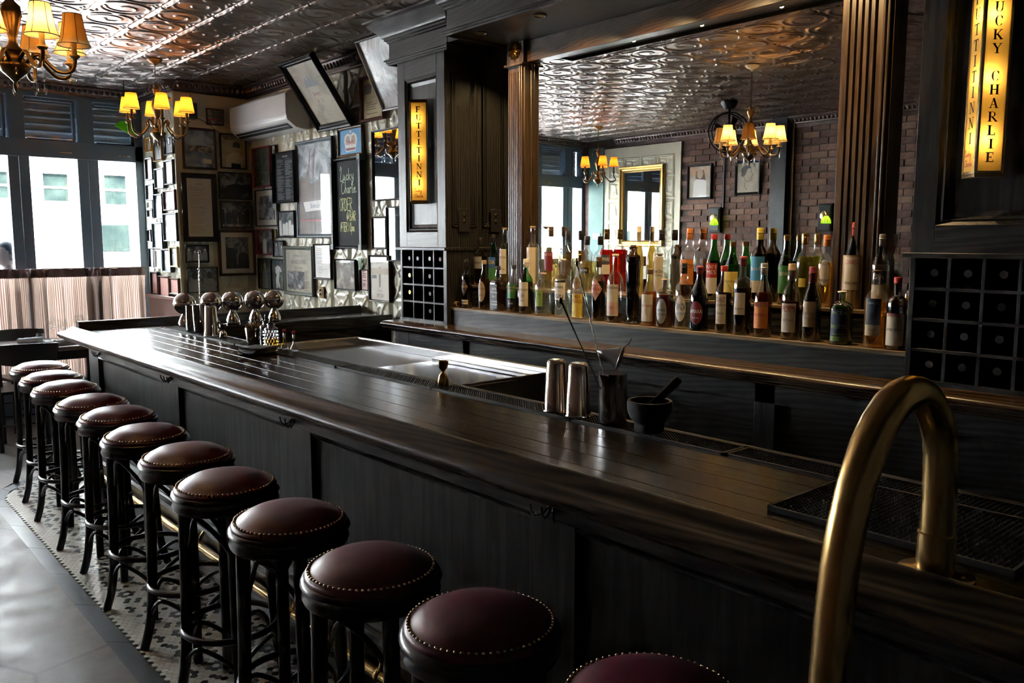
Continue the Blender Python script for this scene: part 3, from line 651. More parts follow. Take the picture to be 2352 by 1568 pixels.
# stepped shelf
MB().box(3.26, XM, RY1, LY0, ZK, ZS-.018).build('lower_riser', 'ebony_y', bb); MB().box(3.256, 3.39, RY1, LY0, ZS-.018, ZS).build('lower_step', 'shelf_wood', bb, bevel=.002)
MB().box(3.385, XM, RY1, LY0, ZS, ZS2-.016).build('upper_riser', 'ebony_y', bb); MB().box(3.381, XM-.002, RY1, LY0, ZS2-.016, ZS2).build('upper_step', 'shelf_wood', bb, bevel=.002)
# backing behind everything above the counter
MB().box(XM+.004, XR+.01, .1, 4.85, ZK, ZC-.01).build('backing', 'ebony_z', bb)
def raised_panel(b, ax, pos, a0, a1, z0, z1, d, w=.028):
    """picture-frame moulding around a recessed field; ax is the normal axis"""
    pr = [(0,0),(w*.25,-d*.35),(w*.4,-d*.3),(w*.6,-d*.8),(w,-d)]
    for i in range(len(pr)-1):
        (o0, h0), (o1, h1) = pr[i], pr[i+1]
        R0 = [(a0+o0,z0+o0),(a1-o0,z0+o0),(a1-o0,z1-o0),(a0+o0,z1-o0)]; R1 = [(a0+o1,z0+o1),(a1-o1,z0+o1),(a1-o1,z1-o1),(a0+o1,z1-o1)]
        for k in range(4):
            q = [(*R0[k], h0), (*R0[(k+1)%4], h0), (*R1[(k+1)%4], h1), (*R1[k], h1)]
            b.add([(pos-h, a, z) if ax == 'x' else (a, pos-h, z) for a, z, h in q], [(0,1,2,3)])
    R1 = [(a0+w,z0+w),(a1-w,z0+w),(a1-w,z1-w),(a0+w,z1-w)]
    b.add([(pos+d, a, z) if ax == 'x' else (a, pos+d, z) for a, z in R1], [(0,1,2,3)])
def column(y0, y1, near):
    zr = 1.555
    # upper shaft: stiles and rails round a sunk panel
    MB().box(CF, XM, y0, y0+.085, zr+.02, ZH).build('column_stile', 'ebony_z', bb, bevel=.0015); MB().box(CF, XM, y1-.085, y1, zr+.02, ZH).build('column_stile', 'ebony_z', bb, bevel=.0015)
    MB().box(CF, XM, y0+.085, y1-.085, zr+.02, zr+.12).build('column_rail', 'ebony_y', bb, bevel=.0015); MB().box(CF, XM, y0+.085, y1-.085, ZH-.13, ZH).build('column_rail', 'ebony_y', bb, bevel=.0015)
    b = MB(); raised_panel(b, 'x', CF, y0+.085, y1-.085, zr+.12, ZH-.13, .03, .05); b.build('column_panel', 'ebony_z', bb, smooth=0)
    MB().box(CF+.032, XM, y0+.08, y1-.08, zr+.1, ZH-.1).build('column_core', 'ebony_z', bb)
    MB().box(CF-.02, XM, y0-.012, y1+.025, zr, zr+.02).build('ledge', 'ebony_y', bb, bevel=.003)
    if near:
        b = MB(); raised_panel(b, 'y', y0-.0015, CF+.055, XM-.035, zr+.12, ZH-.1, .0, .03); b.build('side_panel', 'ebony_z', bb, smooth=0)
        for k, (o, w) in enumerate(((.05,.012),(.066,.008),(.08,.006))):
            z0, z1 = zr+.1+o, ZH-.08-o; x0, x1 = CF+o, XM-.03-o+.045
            MB().box(x0, x0+w, y0-.01+.002*k, y0, z0, z1).box(x1-w, x1, y0-.01+.002*k, y0, z0, z1).box(x0, x1, y0-.01+.002*k, y0, z1-w, z1).box(x0, x1, y0-.01+.002*k, y0, z0, z0+w).build('side_mould', 'ebony_z', bb, bevel=.002)
column(LY0, LY1, True); column(RY0, RY1, False)
# pilasters with flutes, plinth cap and rosette
def pilaster(y0, y1, m_):
    x = XM-.075
    MB().box(x+.012, XM, y0, y1, ZS2, 2.68).build('pilaster', m_, bb, bevel=.001)
    n_ = 5; w = (y1-y0)*.62/n_; s = y0+(y1-y0)*.08 if y0 < 3 else y1-(y1-y0)*.08-n_*w
    s = y1-(y1-y0)*.06-n_*w
    for k in range(n_): MB().prism([(x+.013, s+k*w+.002),(x, s+k*w+w*.22),(x, s+k*w+w*.78),(x+.013, s+(k+1)*w-.002)], 'z', ZS2, 2.62).build('reed', m_, bb, smooth=0)
    for o in (.012, .03): MB().box(x-.002, x+.013, y0+o, y0+o+.012, ZS2, 2.66).build('bead', m_, bb, bevel=.004)
    MB().box(x-.018, XM, y0-.008, y1+.008, 2.655, 2.668).build('pilaster_cap', m_, bb, bevel=.003)
    MB().box(x, XM, y0, y1, 2.668, ZH+.04).build('pilaster_block', m_, bb, bevel=.001)
pilaster(3.82, 3.97, 'walnut_z'); pilaster(1.615, 1.835, 'walnut_z')
def rosette(y):
    b = MB(); n_ = 36; vs_ = [(-.022,0,0)]; fs_ = []
    for j, (r, h) in enumerate(((.012,-.02),(.03,-.018),(.048,-.008),(.052,0))):
        for i in range(n_):
            a = 2*PI*i/n_; k = 1+.05*math.cos(a*12)*(j > 0); vs_.append((h*(1+.35*math.cos(a*12)) , r*k*math.cos(a), r*k*math.sin(a)))
    for i in range(n_): fs_.append((0, 1+(i+1)%n_, 1+i))
    for j in range(3):
        for i in range(n_): a = 1+j*n_; fs_.append((a+i, a+(i+1)%n_, a+n_+(i+1)%n_, a+n_+i))
    b.add(vs_, fs_).build('rosette', 'brass_worn', bb, (XM-.076, y, 2.742), smooth=60)
rosette(3.895); rosette(1.725)
# mirrors
def mirror(y0, y1, lb):
    o = MB().box(XM-.006, XM+.003, y0, y1, ZS2, 2.70).build('bar_mirror', 'mirror'); tag(o, lb, 'mirror'); return o
mirror(1.82, 3.835, 'large mirror behind the bottles on the back bar'); mirror(3.955, LY0, 'narrow mirror strip beside the left column of the back bar'); mirror(RY1, 1.63, 'narrow mirror strip beside the right column of the back bar')
b = MB(); b.box(XM-.02, XM-.004, 1.835, 1.845, ZS2, 2.67).box(XM-.02, XM-.004, 3.81, 3.82, ZS2, 2.67).build('mirror_bead', 'walnut_z', bb, bevel=.003)
# frieze over the mirror, soffit and cornice
MB().box(XM-.045, XM, 1.835, 3.82, 2.672, ZH+.04).build('frieze', 'walnut_y', bb, bevel=.002)
SX = 2.99; ZF = ZH-.008
MB().box(3.2, XM, RY1-.02, LY0-.0, ZF+.03, ZF+.05).box(SX+.02, XM, 1.74, 4.0, ZF, ZF+.03).build('soffit', 'ebony_y', bb)
def cornice(x, y0, y1, z0, nm, ends=True):
    H = ZC - .004 - z0
    p = [(0,0),(-.012,.0),(-.012,.010),(-.022,.012),(-.022,.022),(-.032,.024),(-.032,.034),(-.006,.040),(-.004,H*.50),(-.016,H*.52),(-.016,H*.55),(-.03,H*.57),(-.03,H*.61),(-.045,H*.63),(-.052,H*.70),(-.085,H*.80),(-.11,H*.90),(-.11,H*.93),(-.135,H*.95),(-.135,H),(0,H)]
    pts_ = [(x+a, z0+z) for a, z in p]
    if ends:                                                   # mitred returns at both ends
        k = len(p); vs_ = []
        for (a, z) in p: vs_.append((XM, y1-a, z0+z))
        for (a, z) in p: vs_.append((x+a, y1-a, z0+z))
        for (a, z) in p: vs_.append((x+a, y0+a, z0+z))
        for (a, z) in p: vs_.append((XM, y0+a, z0+z))
        fs_ = [[s*k+i, s*k+(i+1)%k, (s+1)*k+(i+1)%k, (s+1)*k+i] for s in range(3) for i in range(k)]
        return MB().add(vs_, fs_).build(nm, 'ebony_y', bb, smooth=40)
    return MB().prism(pts_, 'y', y0, y1).build(nm, 'ebony_y', bb, smooth=40)
cornice(CF-.02, LY0-.06, LY1+.05, ZH-.02, 'column_cornice'); cornice(CF-.02, RY0-.06, RY1+.02, ZH-.02, 'column_cornice'); cornice(SX, 1.76, 3.98, ZF-.016, 'header_cornice')
MB().box(CF-.02, XM, LY0-.06, LY1+.05, ZH-.0, ZC-.02).build('cornice_core', 'ebony_y', bb); MB().box(CF-.02, XM, RY0-.06, RY1+.02, ZH, ZC-.02).build('cornice_core', 'ebony_y', bb); MB().box(SX+.01, XM, 1.77, 3.97, ZF+.02, ZC-.02).box(3.2, XM, RY1-.02, LY0, ZF+.05, ZC-.02).build('cornice_core', 'ebony_y', bb)
# downlights in the soffit
for k, y in enumerate((3.84, 3.35, 2.87, 2.39, 1.90)):
    d = thing('downlight', 'small recessed downlight in the soffit over the bottles, %s from the left column' % ['first','second','third','fourth','fifth'][k], 'downlight', (3.12, y, ZF-.001), 0, 'downlights over the back bar')
    MB().lathe([(.036,.001),(.038,-.004),(.03,-.006),(.027,.0)], n=20).build('trim_ring', 'black_plastic', d, smooth=60)
    MB().lathe([(.001,-.004),(.02,-.004),(.024,.0)], n=16).build('lens', 'amber_glass', d)
    spot('downlight_beam', (3.12, y, ZF-.012), (3.44, y, 1.9), 42, (1,.66,.30), 128, .8, .012)
# ---------------------------------------------------------------- wine racks in the column feet
def rack(y0, y1, lb, cols, rows):
    z0, z1 = ZK, 1.555
    t = thing('wine_rack', lb, 'wine rack', (0,0,0))
    MB().box(CF+.004, CF+.03, y0, y0+.035, z0, z1).build('post', 'ebony_z', t, bevel=.0015); MB().box(CF+.004, CF+.03, y1-.02, y1, z0, z1).build('post', 'ebony_z', t, bevel=.0015)
    MB().box(CF+.03, XM, y0, y0+.018, z0, z1).build('side', 'ebony_z', t); MB().box(CF+.03, XM, y1-.018, y1, z0, z1).build('side', 'ebony_z', t)
    MB().box(XM-.02, XM+.003, y0+.018, y1-.018, z0, z1).build('back', 'dark_slot', t); MB().box(CF+.004, XM-.02, y0+.02, y1-.018, z0, z0+.018).build('bottom', 'ebony_y', t)
    a, c = y0+.035, y1-.02
    for r in range(1, rows): z = z0+.015+(z1-z0-.015)*r/rows; MB().box(CF+.008, XM-.02, a, c, z-.006, z+.006).build('shelf', 'ebony_y', t, bevel=.001)
    for k in range(1, cols): y = a+(c-a)*k/cols; MB().box(CF+.012, XM-.02, y-.006, y+.006, z0+.018, z1).build('divider', 'ebony_z', t, bevel=.001)
    return a, c
def wine(x, y, z, foil, lb):
    t = thing('wine_bottle', lb, 'wine bottle', (x, y, z), 0, 'wine bottles lying in the racks')
    MB().lathe([(.014,-.0),(.0148,.004),(.0148,.02),(.0135,.022),(.0135,.075),(.0155,.085)], n=16, ax='x').build('foil', foil, t, smooth=50)
    MB().lathe([(.0135,.07),(.016,.09),(.030,.12),(.037,.15),(.037,.235),(.034,.24)], n=18, ax='x').build('bottle_body', 'glass_dark', t, smooth=60)
a, c = rack(LY0, LY1, 'wine rack with four columns of cells under the left column', 4, 4)
cell = (c-a)/4; rh = (1.555-ZK-.015)/4
names = ['top','second','third','bottom']
for k, r, f in [(3,3,'dark_metal'),(2.85,3,'dark_metal'),(1.9,3,'dark_metal'),(.4,3,'f_red'),(3,2,'gilt'),(1.8,2,'dark_metal'),(3.0,1,'brass_worn'),(1.85,1,'dark_metal'),(1.85,0,'dark_metal')]:
    y = a + cell*(k+.5) if k in (3,) else a + cell*(k+.45)
    kk = min(3, int(k)); y = a + cell*(kk+.5) + (.02 if k == 2.85 else 0)
    wine(CF+.022, y, ZK+.03+rh*r+.045, f, 'wine bottle on its side in the left rack, %s row, %s' % (names[3-r], ['cell nearest the camera','second cell from the camera','third cell from the camera','cell farthest from the camera'][kk]))
a, c = rack(RY0, RY1, 'wine rack under the right column at the edge of the photo', 4, 4); cell = (c-a)/4
for k in range(4):
    for r in range(4):
        if (k, r) in ((0,3),(0,0)): continue
        wine(CF+.03, a + cell*(k+.5), ZK+.03+rh*r+.045, 'dark_metal', 'wine bottle on its side in the right rack, %s row, %s' % (names[3-r], ['cell farthest right','third cell from the shelf','second cell from the shelf','cell beside the bottle shelf'][k]))
# outlets on the column side
op = thing('outlet_plate', 'black outlet plate with two brass push buttons on the column side', 'outlet', ((CF+XM)/2+.0, LY0-.012, 1.75))
MB().box(-.045, .045, -.004, .0, -.075, .075).build('plate', 'black_plastic', op, bevel=.002)
for z in (.035, -.005): MB().lathe([(.011,.004),(.011,.009),(.006,.011)], (0,0,z), 14, 'y').build('button', 'brass', op)
# ---------------------------------------------------------------- illuminated corner signs
GL = {'F': [(0,0,.2,1),(0,.86,.62,1),(0,.46,.5,.56),(-.1,0,.3,.06),(-.1,.94,.1,1),(.56,.72,.62,1),(.45,.36,.5,.66)],
      'T': [(.25,0,.45,1),(-.02,.9,.72,1),(.12,0,.58,.06),(-.02,.7,.04,1),(.66,.7,.72,1)], 'I': [(.25,0,.45,1),(.12,0,.58,.06),(.12,.94,.58,1)],
      'L': [(.05,0,.25,1),(-.05,.94,.36,1),(-.05,0,.66,.09),(.59,0,.66,.28)], 'E': [(.05,0,.25,1),(-.05,.91,.62,1),(-.05,0,.66,.09),(.05,.46,.46,.55),(.42,.38,.48,.64),(.56,.74,.62,1),(.6,0,.66,.26)],
      'H': [(.0,0,.19,1),(.5,0,.69,1),(.1,.46,.6,.55),(-.08,0,.27,.06),(-.08,.94,.27,1),(.42,0,.77,.06),(.42,.94,.77,1)]}
def gline(b, p, q, w, P):
    p, q = Vector(p), Vector(q); d = (q-p).normalized(); n_ = Vector((-d.y, d.x))*w/2
    b.add([P(*(p+n_)), P(*(p-n_)), P(*(q-n_)), P(*(q+n_))], [(0,1,2,3)])
def garc(b, cx_, cy_, rx, ry, a0, a1, w0, w1, P, n_=14):
    vs_ = []
    for i in range(n_+1):
        a = a0+(a1-a0)*i/n_; w = w0+(w1-w0)*abs(math.cos(a)); c, s = math.cos(a), math.sin(a)
        vs_ += [P(cx_+rx*c, cy_+ry*s), P(cx_+(rx-w)*c, cy_+(ry-w*.6)*s)]
    b.add(vs_, [(2*i, 2*i+1, 2*i+3, 2*i+2) for i in range(n_)])
def serif(b, ch, x, z, s, y):
    P = lambda a, c: (x+(a-.35)*s*1.12, y, z+c*s)
    R = lambda r: b.add([P(r[0],r[1]), P(r[2],r[1]), P(r[2],r[3]), P(r[0],r[3])], [(0,1,2,3)])
    if ch in GL: [R(r) for r in GL[ch]]
    elif ch == 'U': R((.02,.3,.2,1)); R((.56,.3,.64,1)); garc(b, .33, .32, .31, .32, PI, 2*PI, .07, .13, P); R((-.08,.94,.3,1)); R((.46,.94,.74,1))
    elif ch == 'N': R((.02,0,.1,1)); R((.6,0,.68,1)); gline(b, (.08,.97), (.62,.03), .17, P); R((-.08,0,.2,.06)); R((-.1,.94,.2,1)); R((.5,.94,.78,1))
    elif ch == 'C': garc(b, .38, .5, .36, .52, PI*.22, PI*1.78, .05, .17, P, 22); R((.58,.68,.66,.95))
    elif ch == 'K': R((.02,0,.2,1)); gline(b, (.16,.40), (.62,.97), .08, P); gline(b, (.28,.55), (.68,.03), .17, P); R((-.08,0,.3,.06)); R((-.08,.94,.3,1)); R((.5,0,.8,.06)); R((.46,.94,.76,1))
    elif ch == 'Y': gline(b, (.04,.98), (.36,.45), .17, P); gline(b, (.36,.45), (.66,.98), .07, P); R((.27,0,.45,.5)); R((.15,0,.57,.06)); R((-.08,.94,.24,1)); R((.5,.94,.78,1))
    elif ch == 'A': gline(b, (.08,.02), (.36,1), .07, P); gline(b, (.34,1), (.64,.02), .17, P); R((.18,.32,.54,.39)); R((-.06,0,.22,.06)); R((.46,0,.8,.06))
    elif ch == 'R': R((.02,0,.2,1)); garc(b, .3, .74, .3, .26, -PI/2, PI/2, .04, .14, P); R((.1,.94,.34,1)); R((.1,.48,.34,.54)); gline(b, (.3,.5), (.68,.03), .15, P); R((-.08,0,.3,.06)); R((.56,0,.8,.06)); R((-.08,.94,.2,1))
LUCKY = [[(0,.9),(.12,1.25),(.2,1.05),(.1,.5),(0,.1),(.15,.05),(.45,.2)],[(.5,.55),(.5,.2),(.62,.15),(.75,.5),(.75,.15),(.85,.2)],[(1.2,.5),(1.05,.55),(.95,.3),(1.05,.12),(1.25,.25)],[(1.35,1.05),(1.3,.1)],[(1.6,.55),(1.35,.35),(1.65,.1)],[(1.75,.55),(1.8,.25),(1.95,.25),(2.05,.6)],[(2.05,.6),(1.95,-.1),(1.8,-.4),(1.75,-.2),(2.1,.2)]]
CHARLIE = [[(.5,1.0),(.3,1.15),(.05,.8),(0,.35),(.15,.0),(.45,.1),(.6,.35)],[(.7,1.15),(.65,.05)],[(.66,.35),(.8,.55),(.88,.4),(.9,.05)],[(1.3,.45),(1.15,.5),(1.05,.25),(1.15,.05),(1.3,.2),(1.32,.5),(1.35,.05)],[(1.5,.55),(1.52,.05)],[(1.52,.4),(1.65,.55),(1.75,.45)],[(1.9,1.15),(1.88,.1),(1.98,.05)],[(2.1,.5),(2.1,.05)],[(2.1,.72),(2.11,.75)],[(2.25,.28),(2.45,.35),(2.4,.55),(2.28,.5),(2.25,.2),(2.35,.05),(2.6,.15)]]
def corner_sign(y, z0, z1, wl, lb, words):
    """triangular light box: two 45 degree faces meeting in a ridge, point lamps inside"""
    t = thing('corner_sign', lb, 'sign', (CF+.002 if y > 3 else CF+.002, y, z0))
    H = z1-z0; D = wl/math.sqrt(2)
    b = MB(); tri = [(-D,0),(0,-D),(0,D)]
    b.prism(tri, 'z', -.012, 0).prism([(-D,0),(-.0,-D),(0,D)], 'z', H, H+.012); b.box(-.004, .0, -D, D, 0, H); b.build('caps', 'brass_dark', t)
    for sgn, word in ((-1, words[0]), (1, words[1])):
        # face frame in its own flat coordinates: local X along the face, -Y outwards
        rz = math.radians(-45) if sgn < 0 else math.radians(-135)
        mid = (-D/2, sgn*D/2, 0)
        fr = MB(); w = wl/2; e = .009
        fr.box(-w, -w+e, -.002, .006, 0, H).box(w-e, w, -.002, .006, 0, H).box(-w+e, w-e, -.002, .006, 0, e).box(-w+e, w-e, -.002, .006, H-e, H)
        g = fr.build('face_frame', 'brass_worn', t, mid, (0,0,rz), bevel=.001)
        MB().box(-w+e, w-e, .001, .004, e, H-e).build('lit_panel', 'acrylic', g)
        lt = MB(); n_ = len(word); top = H-e-.02; bot = e + (.085 if word == 'FUTTITINNI' else .02); stp = (top-bot)/n_
        for i, ch in enumerate(word):
            if ch != ' ': serif(lt, ch, 0, top-stp*(i+1)+stp*.2, min(stp*.74, wl*.5), -.0006)
        lt.build('lettering', 'p_ink', g, smooth=0)
        if word == 'FUTTITINNI':
            s = MB(); strokes(s, LUCKY, -.030, .060, .021, .0025, -.0006); strokes(s, CHARLIE, -.030, .026, .021, .0025, -.0006); s.build('script', 'p_red', g, smooth=0)
    for k in range(3): point('sign_lamp', (-D*.36, 0, H*(.18+.32*k)), .46, (1,.74,.40), .010, t)
    return t
corner_sign(4.60, onx(975,462,CF-.05).z, onx(975,228,CF-.05).z, .115, 'lit amber corner sign with vertical black lettering on the left column', ('FUTTITINNI', 'LUCKY CHARLIE'))
corner_sign(1.175, onx(2262,398,CF-.04).z, onx(2262,-45,CF-.04).z, .096, 'lit amber corner sign with vertical black lettering on the right column', ('LUCKY CHARLIE', 'FUTTITINNI'))
# ================================================================ BOTTLES
def bprof(kind, h, r):
    rn = min(.0145, r*.40)
    P = {'std':   [(.90,0),(1,.012),(1,.58),(.96,.63),(.80,.68),(.55,.725),('n',.76),('n',1)],
         'slope': [(.90,0),(1,.012),(1,.46),(.94,.54),(.78,.62),(.56,.70),('n',.80),('n',1)],
         'tall':  [(.90,0),(1,.012),(1,.64),(.95,.68),(.72,.715),('n',.75),('n',1)],
         'squat': [(.92,0),(1,.02),(1,.62),(.97,.69),(.85,.75),(.60,.79),('n',.82),('n',1)],
         'round': [(.88,0),(1,.03),(1,.60),(.98,.70),(.86,.78),(.62,.83),('n',.86),('n',1)],
         'square':[(.94,0),(1,.015),(1,.62),(.94,.67),(.60,.72),('n',.75),(1.35*rn/r,.80),('n',.84),('n',1)],
         'bulb':  [(.85,0),(1,.02),(1,.50),(.97,.58),(.80,.66),(.52,.71),('n',.74),(1.5*rn/r,.79),('n',.85),('n',1)],
         'taper': [(.98,0),(1,.02),(.92,.3),(.88,.55),(.80,.63),(.52,.69),('n',.73),('n',1)],
         'knob':  [(.95,0),(1.1,.02),(.75,.05),(.72,.09),(.95,.12),(.85,.45),(1.0,.50),(.95,.56),(1.0,.75),(.95,.86),(.55,.89),(.5,.95),(.62,1)],
         'straw': [(.96,0),(1,.01),(1,.60),(.80,.64),(.62,.70),('n',.84),('n',1)]}[kind]
    return [((rn if a == 'n' else a*r), z*h) for a, z in P], rn
def patch(b, r, ang, half, z0, z1, n_=14):
    vs_ = []
    for i in range(n_+1):
        a = ang-half+2*half*i/n_; vs_ += [(r*math.cos(a), r*math.sin(a), z0), (r*math.cos(a), r*math.sin(a), z1)]
    return b.add(vs_, [(2*i, 2*i+2, 2*i+3, 2*i+1) for i in range(n_)])
def oval(b, r, ang, wa, z, hz, pts=28, pw=2.0):
    c = (r*math.cos(ang), r*math.sin(ang), z); vs_ = [c]
    rings = 4
    for q in range(1, rings+1):
        for i in range(pts):
            t = 2*PI*i/pts; ct, st_ = math.cos(t), math.sin(t)
            k = (abs(ct)**pw + abs(st_)**pw)**(-1/pw)*q/rings
            a = ang + wa*ct*k/r; vs_.append((r*math.cos(a), r*math.sin(a), z+hz*st_*k))
    fs_ = [(0, 1+i, 1+(i+1)%pts) for i in range(pts)]
    for q in range(rings-1):
        for i in range(pts): o = 1+q*pts; fs_.append((o+i, o+pts+i, o+pts+(i+1)%pts, o+(i+1)%pts))
    return b.add(vs_, fs_)
BOT = {}
def bottle(row, u, topv, w, kind, glass, liq, fill, cap, capk, labels, label, name='liquor_bottle', turn=0):
    x, zs = ((3.312, ZS) if row == 'f' else (3.440, ZS2))
    p = onx(u, topv, x); y = p.y; h = p.z - zs - .001
    dep = (Vector((x, y, zs+.1)) - _C).dot(_F); r = w/2*dep/FPX*.97
    if row == 'b': r = min(r, .046)
    t = thing(name, label, 'bottle', (x, y, zs+.0006), 0, 'bottles on the %s shelf of the back bar' % ('lower' if row == 'f' else 'upper'))
    pr, rn = bprof(kind, h, r); n_ = 28
    capn = {'short':.045, 'mid':.085, 'long':.16, 'cork':.06, 'wax':.13, 'xlong':.22}[capk]
    body = [q for q in pr[:-1]] + [(pr[-1][0], pr[-1][1]-h*capn*.6)]
    if kind == 'square':
        def sq(b):
            vv = []
            for X, Y, Z in b.v:
                rr = math.hypot(X, Y); a = math.atan2(Y, X)
                if rr > rn*1.6: k = (abs(math.cos(a))**5+abs(math.sin(a))**5)**(-1/5)*.86; X, Y = X*k, Y*k
                vv.append((X, Y, Z))
            b.v = vv; return b
    else: sq = lambda b: b
    gb = sq(MB().lathe(body, n=n_)); go = gb.build('glass_body', glass, t, smooth=50)
    if liq:
        lv = []; fz = h*fill
        for i, (a, z) in enumerate(pr):
            a = max(a-.0028, .003); z2 = max(z, .006)
            if z2 >= fz:
                a0, z0 = lv[-1]; k = (fz-z0)/max(1e-6, z2-z0); lv.append((a0+(a-a0)*k, fz)); break
            lv.append((a, z2))
        sq(MB().lathe(lv, n=n_)).build('liquid', 'liq_'+liq, t, smooth=50)
    c = MB(); ch = h*capn
    if capk == 'cork': c.lathe([(rn*.8,h-ch*.75),(rn*.8,h-ch*.45),(rn*1.25,h-ch*.45),(rn*1.25,h-.002),(rn*1.1,h)], n=18)
    elif capk == 'wax': c.lathe([(rn*1.02,h-ch),(rn*1.12,h-ch*.9),(rn*1.1,h-ch*.35),(rn*1.3,h-ch*.3),(rn*1.3,h-ch*.12),(rn*1.15,h-.002),(rn*.9,h)], n=18)
    else:
        pts_ = [(rn*1.03,h-ch),(rn*1.08,h-ch*.97)]
        if capk in ('long','xlong'): pts_ += [(rn*1.08,h-ch*.45),(rn*1.16,h-ch*.43),(rn*1.16,h-ch*.36),(rn*1.08,h-ch*.34)]
        c.lathe(pts_ + [(rn*1.08,h-.003),(rn*.98,h)], n=18)
    c.build('cap', cap, t, smooth=40)
    A = PI + .28 + turn
    for lb in labels:
        m_, z0, z1, half, txt = lb[:5]; shape = lb[5] if len(lb) > 5 else 'rect'
        rl = r+.0009; zc = (z0+z1)/2*h
        if z0 > .74: rl = rn+.0012
        if kind == 'taper' and z0 < .6: rl = r*.965+.0012
        b = MB()
        if shape == 'rect': patch(b, rl, A, half, z0*h, z1*h)
        elif shape == 'oval': oval(b, rl, A, half*r, zc, (z1-z0)/2*h)
        elif shape == 'diamond': oval(b, rl, A, half*r, zc, (z1-z0)/2*h, pw=1.0)
        if kind == 'square':
            b.v = [(-(r*.86+.0012)*1.0, max(-r*.8, min(r*.8, rl*math.atan2(Y, -X))), Z) for X, Y, Z in b.v]
        lo = b.build('paper_label', m_, t, smooth=60)
        for (s, zf, size, tm) in txt:
            tb = MB(); wrap_text(tb, s, rl+.0005, A, zf*h, size*h, maxw=2*half*r*.92)
            if kind == 'square': tb.v = [(-(r*.86+.0018), rl*math.atan2(Y, -X), Z) for X, Y, Z in tb.v]
            tb.build('lettering', tm, lo, smooth=0)
    return t
W_, K_, R_, G_ = 'p_white', 'p_ink', 'p_red', 'p_gold_ink'
F = 'f'; B = 'b'
bottle(F, 1072, 595, 26, 'tall', 'glass_dark', 'cola', .7, 'p_black', 'long', [('p_brown',.25,.62,.8,[('RHUM',.44,.06,G_)],'diamond'),('p_cream',.08,.17,.8,[('RESERVA',.125,.045,K_)])], 'dark brown bottle with diamond label next to the left column')
bottle(F, 1112, 597, 28, 'slope', 'glass', 'brown', .62, 'p_kraft', 'mid', [('p_tan',.16,.58,.75,[('MICHTERS',.42,.05,K_),('US 1',.30,.06,K_)],'oval')], 'dark whiskey bottle with oval tan label and wooden stopper on the lower shelf')
bottle(F, 1144, 611, 38, 'square', 'glass', 'brown', .66, 'p_black', 'mid', [('p_slate_ink',.06,.60,.85,[('JACK',.50,.07,W_),('DANIELS',.42,.06,W_),('No. 7',.33,.07,W_),('Tennessee',.22,.05,W_),('WHISKEY',.15,.055,W_)])], 'square black-labelled whiskey bottle on the lower shelf')
bottle(F, 1180, 608, 29, 'std', 'glass', 'brown', .30, 'p_black', 'mid', [('p_green',.30,.60,.9,[('TULLAMORE',.53,.045,'p_pink'),('DEW',.46,.06,'p_pink')]),('p_black',.12,.27,.9,[('IRISH',.19,.05,W_)])], 'nearly empty whiskey bottle with dark green label beside the green glass bottle')
bottle(F, 1208, 594, 33, 'std', 'glass_green', 'brown', .58, 'p_white', 'long', [('p_paper',.14,.58,.85,[('LAPHROAIG',.44,.055,K_),('10',.33,.08,K_),('ISLAY',.24,.035,K_)])], 'green glass whisky bottle with cream label and white capsule on the lower shelf')
bottle(F, 1248, 626, 42, 'round', 'glass', 'clear', .60, 'p_pink', 'cork', [('p_lime',.22,.60,.45,[('SUZE',.5,.05,K_)])], 'squat clear bottle with small yellow-green label on the lower shelf')
bottle(F, 1293, 594, 38, 'tall', 'glass', 'clear', .60, 'p_cream', 'cork', [('p_white',.30,.60,.8,[('BARRS',.52,.055,K_),('GIN',.36,.10,K_)]),('p_black',.60,.63,.8,[])], 'clear gin bottle with black and white label and pale stopper')
bottle(F, 1333, 575, 38, 'slope', 'glass', 'clear', .50, 'brass_worn', 'long', [('p_yellow',.03,.37,.8,[('TRES',.33,.06,R_),('STRANGS',.26,.075,R_)]),('p_kraft',.44,.62,.5,[('T',.53,.08,K_)],'oval')], 'clear bottle with gold capsule, round seal and yellow label')
bottle(F, 1376, 590, 34, 'std', 'glass', 'cola', .62, 'p_brown', 'long', [('p_pink',.32,.68,.95,[('AMARO',.56,.035,R_),('AVERNA',.50,.07,R_),('SICILIANO',.43,.03,R_)],'diamond')], 'dark amaro bottle with pink diamond label')
bottle(F, 1414, 583, 39, 'std', 'glass', 'brown', .13, 'p_cream', 'cork', [('p_paper',.10,.56,.85,[('NEVERSINK',.51,.05,K_),('GIN',.22,.05,R_)]),('p_pink',.12,.30,.8,[])], 'clear bottle with beige and pink label beside the dark gnarled bottle')
bottle(F, 1455, 562, 35, 'knob', 'glass_dark', 'cola', .85, 'p_brown', 'short', [], 'tall gnarled dark glass bottle shaped like a forearm')
bottle(F, 1493, 618, 38, 'slope', 'glass', 'amber', .60, 'p_brown', 'mid', [('p_paper',.08,.56,.8,[('NONINO',.36,.055,R_)])], 'amber bottle with red figures on a white label right of the gnarled bottle')
bottle(F, 1528, 640, 42, 'squat', 'glass', 'ruby', .66, 'p_tan', 'cork', [('f_silver',.08,.60,.62,[('AMARO',.36,.075,K_),('NONINO',.27,.075,K_)],'oval')], 'squat ruby bottle with silver oval wreath label')
bottle(F, 1572, 604, 42, 'bulb', 'glass', 'clear', .42, 'p_black', 'long', [('p_white',.12,.52,.62,[('FANZA',.34,.14,K_),('LIQUEUR',.24,.045,'p_sky')],'oval')], 'clear bottle with tall white oval label and black cap')
bottle(F, 1608, 610, 44, 'slope', 'glass_dark', 'cola', .60, 'p_maroon', 'wax', [('p_maroon',.10,.46,.75,[('AMARA',.30,.085,W_),('ROSSA',.20,.035,W_)],'oval')], 'dark bottle with round maroon label and red wax top')
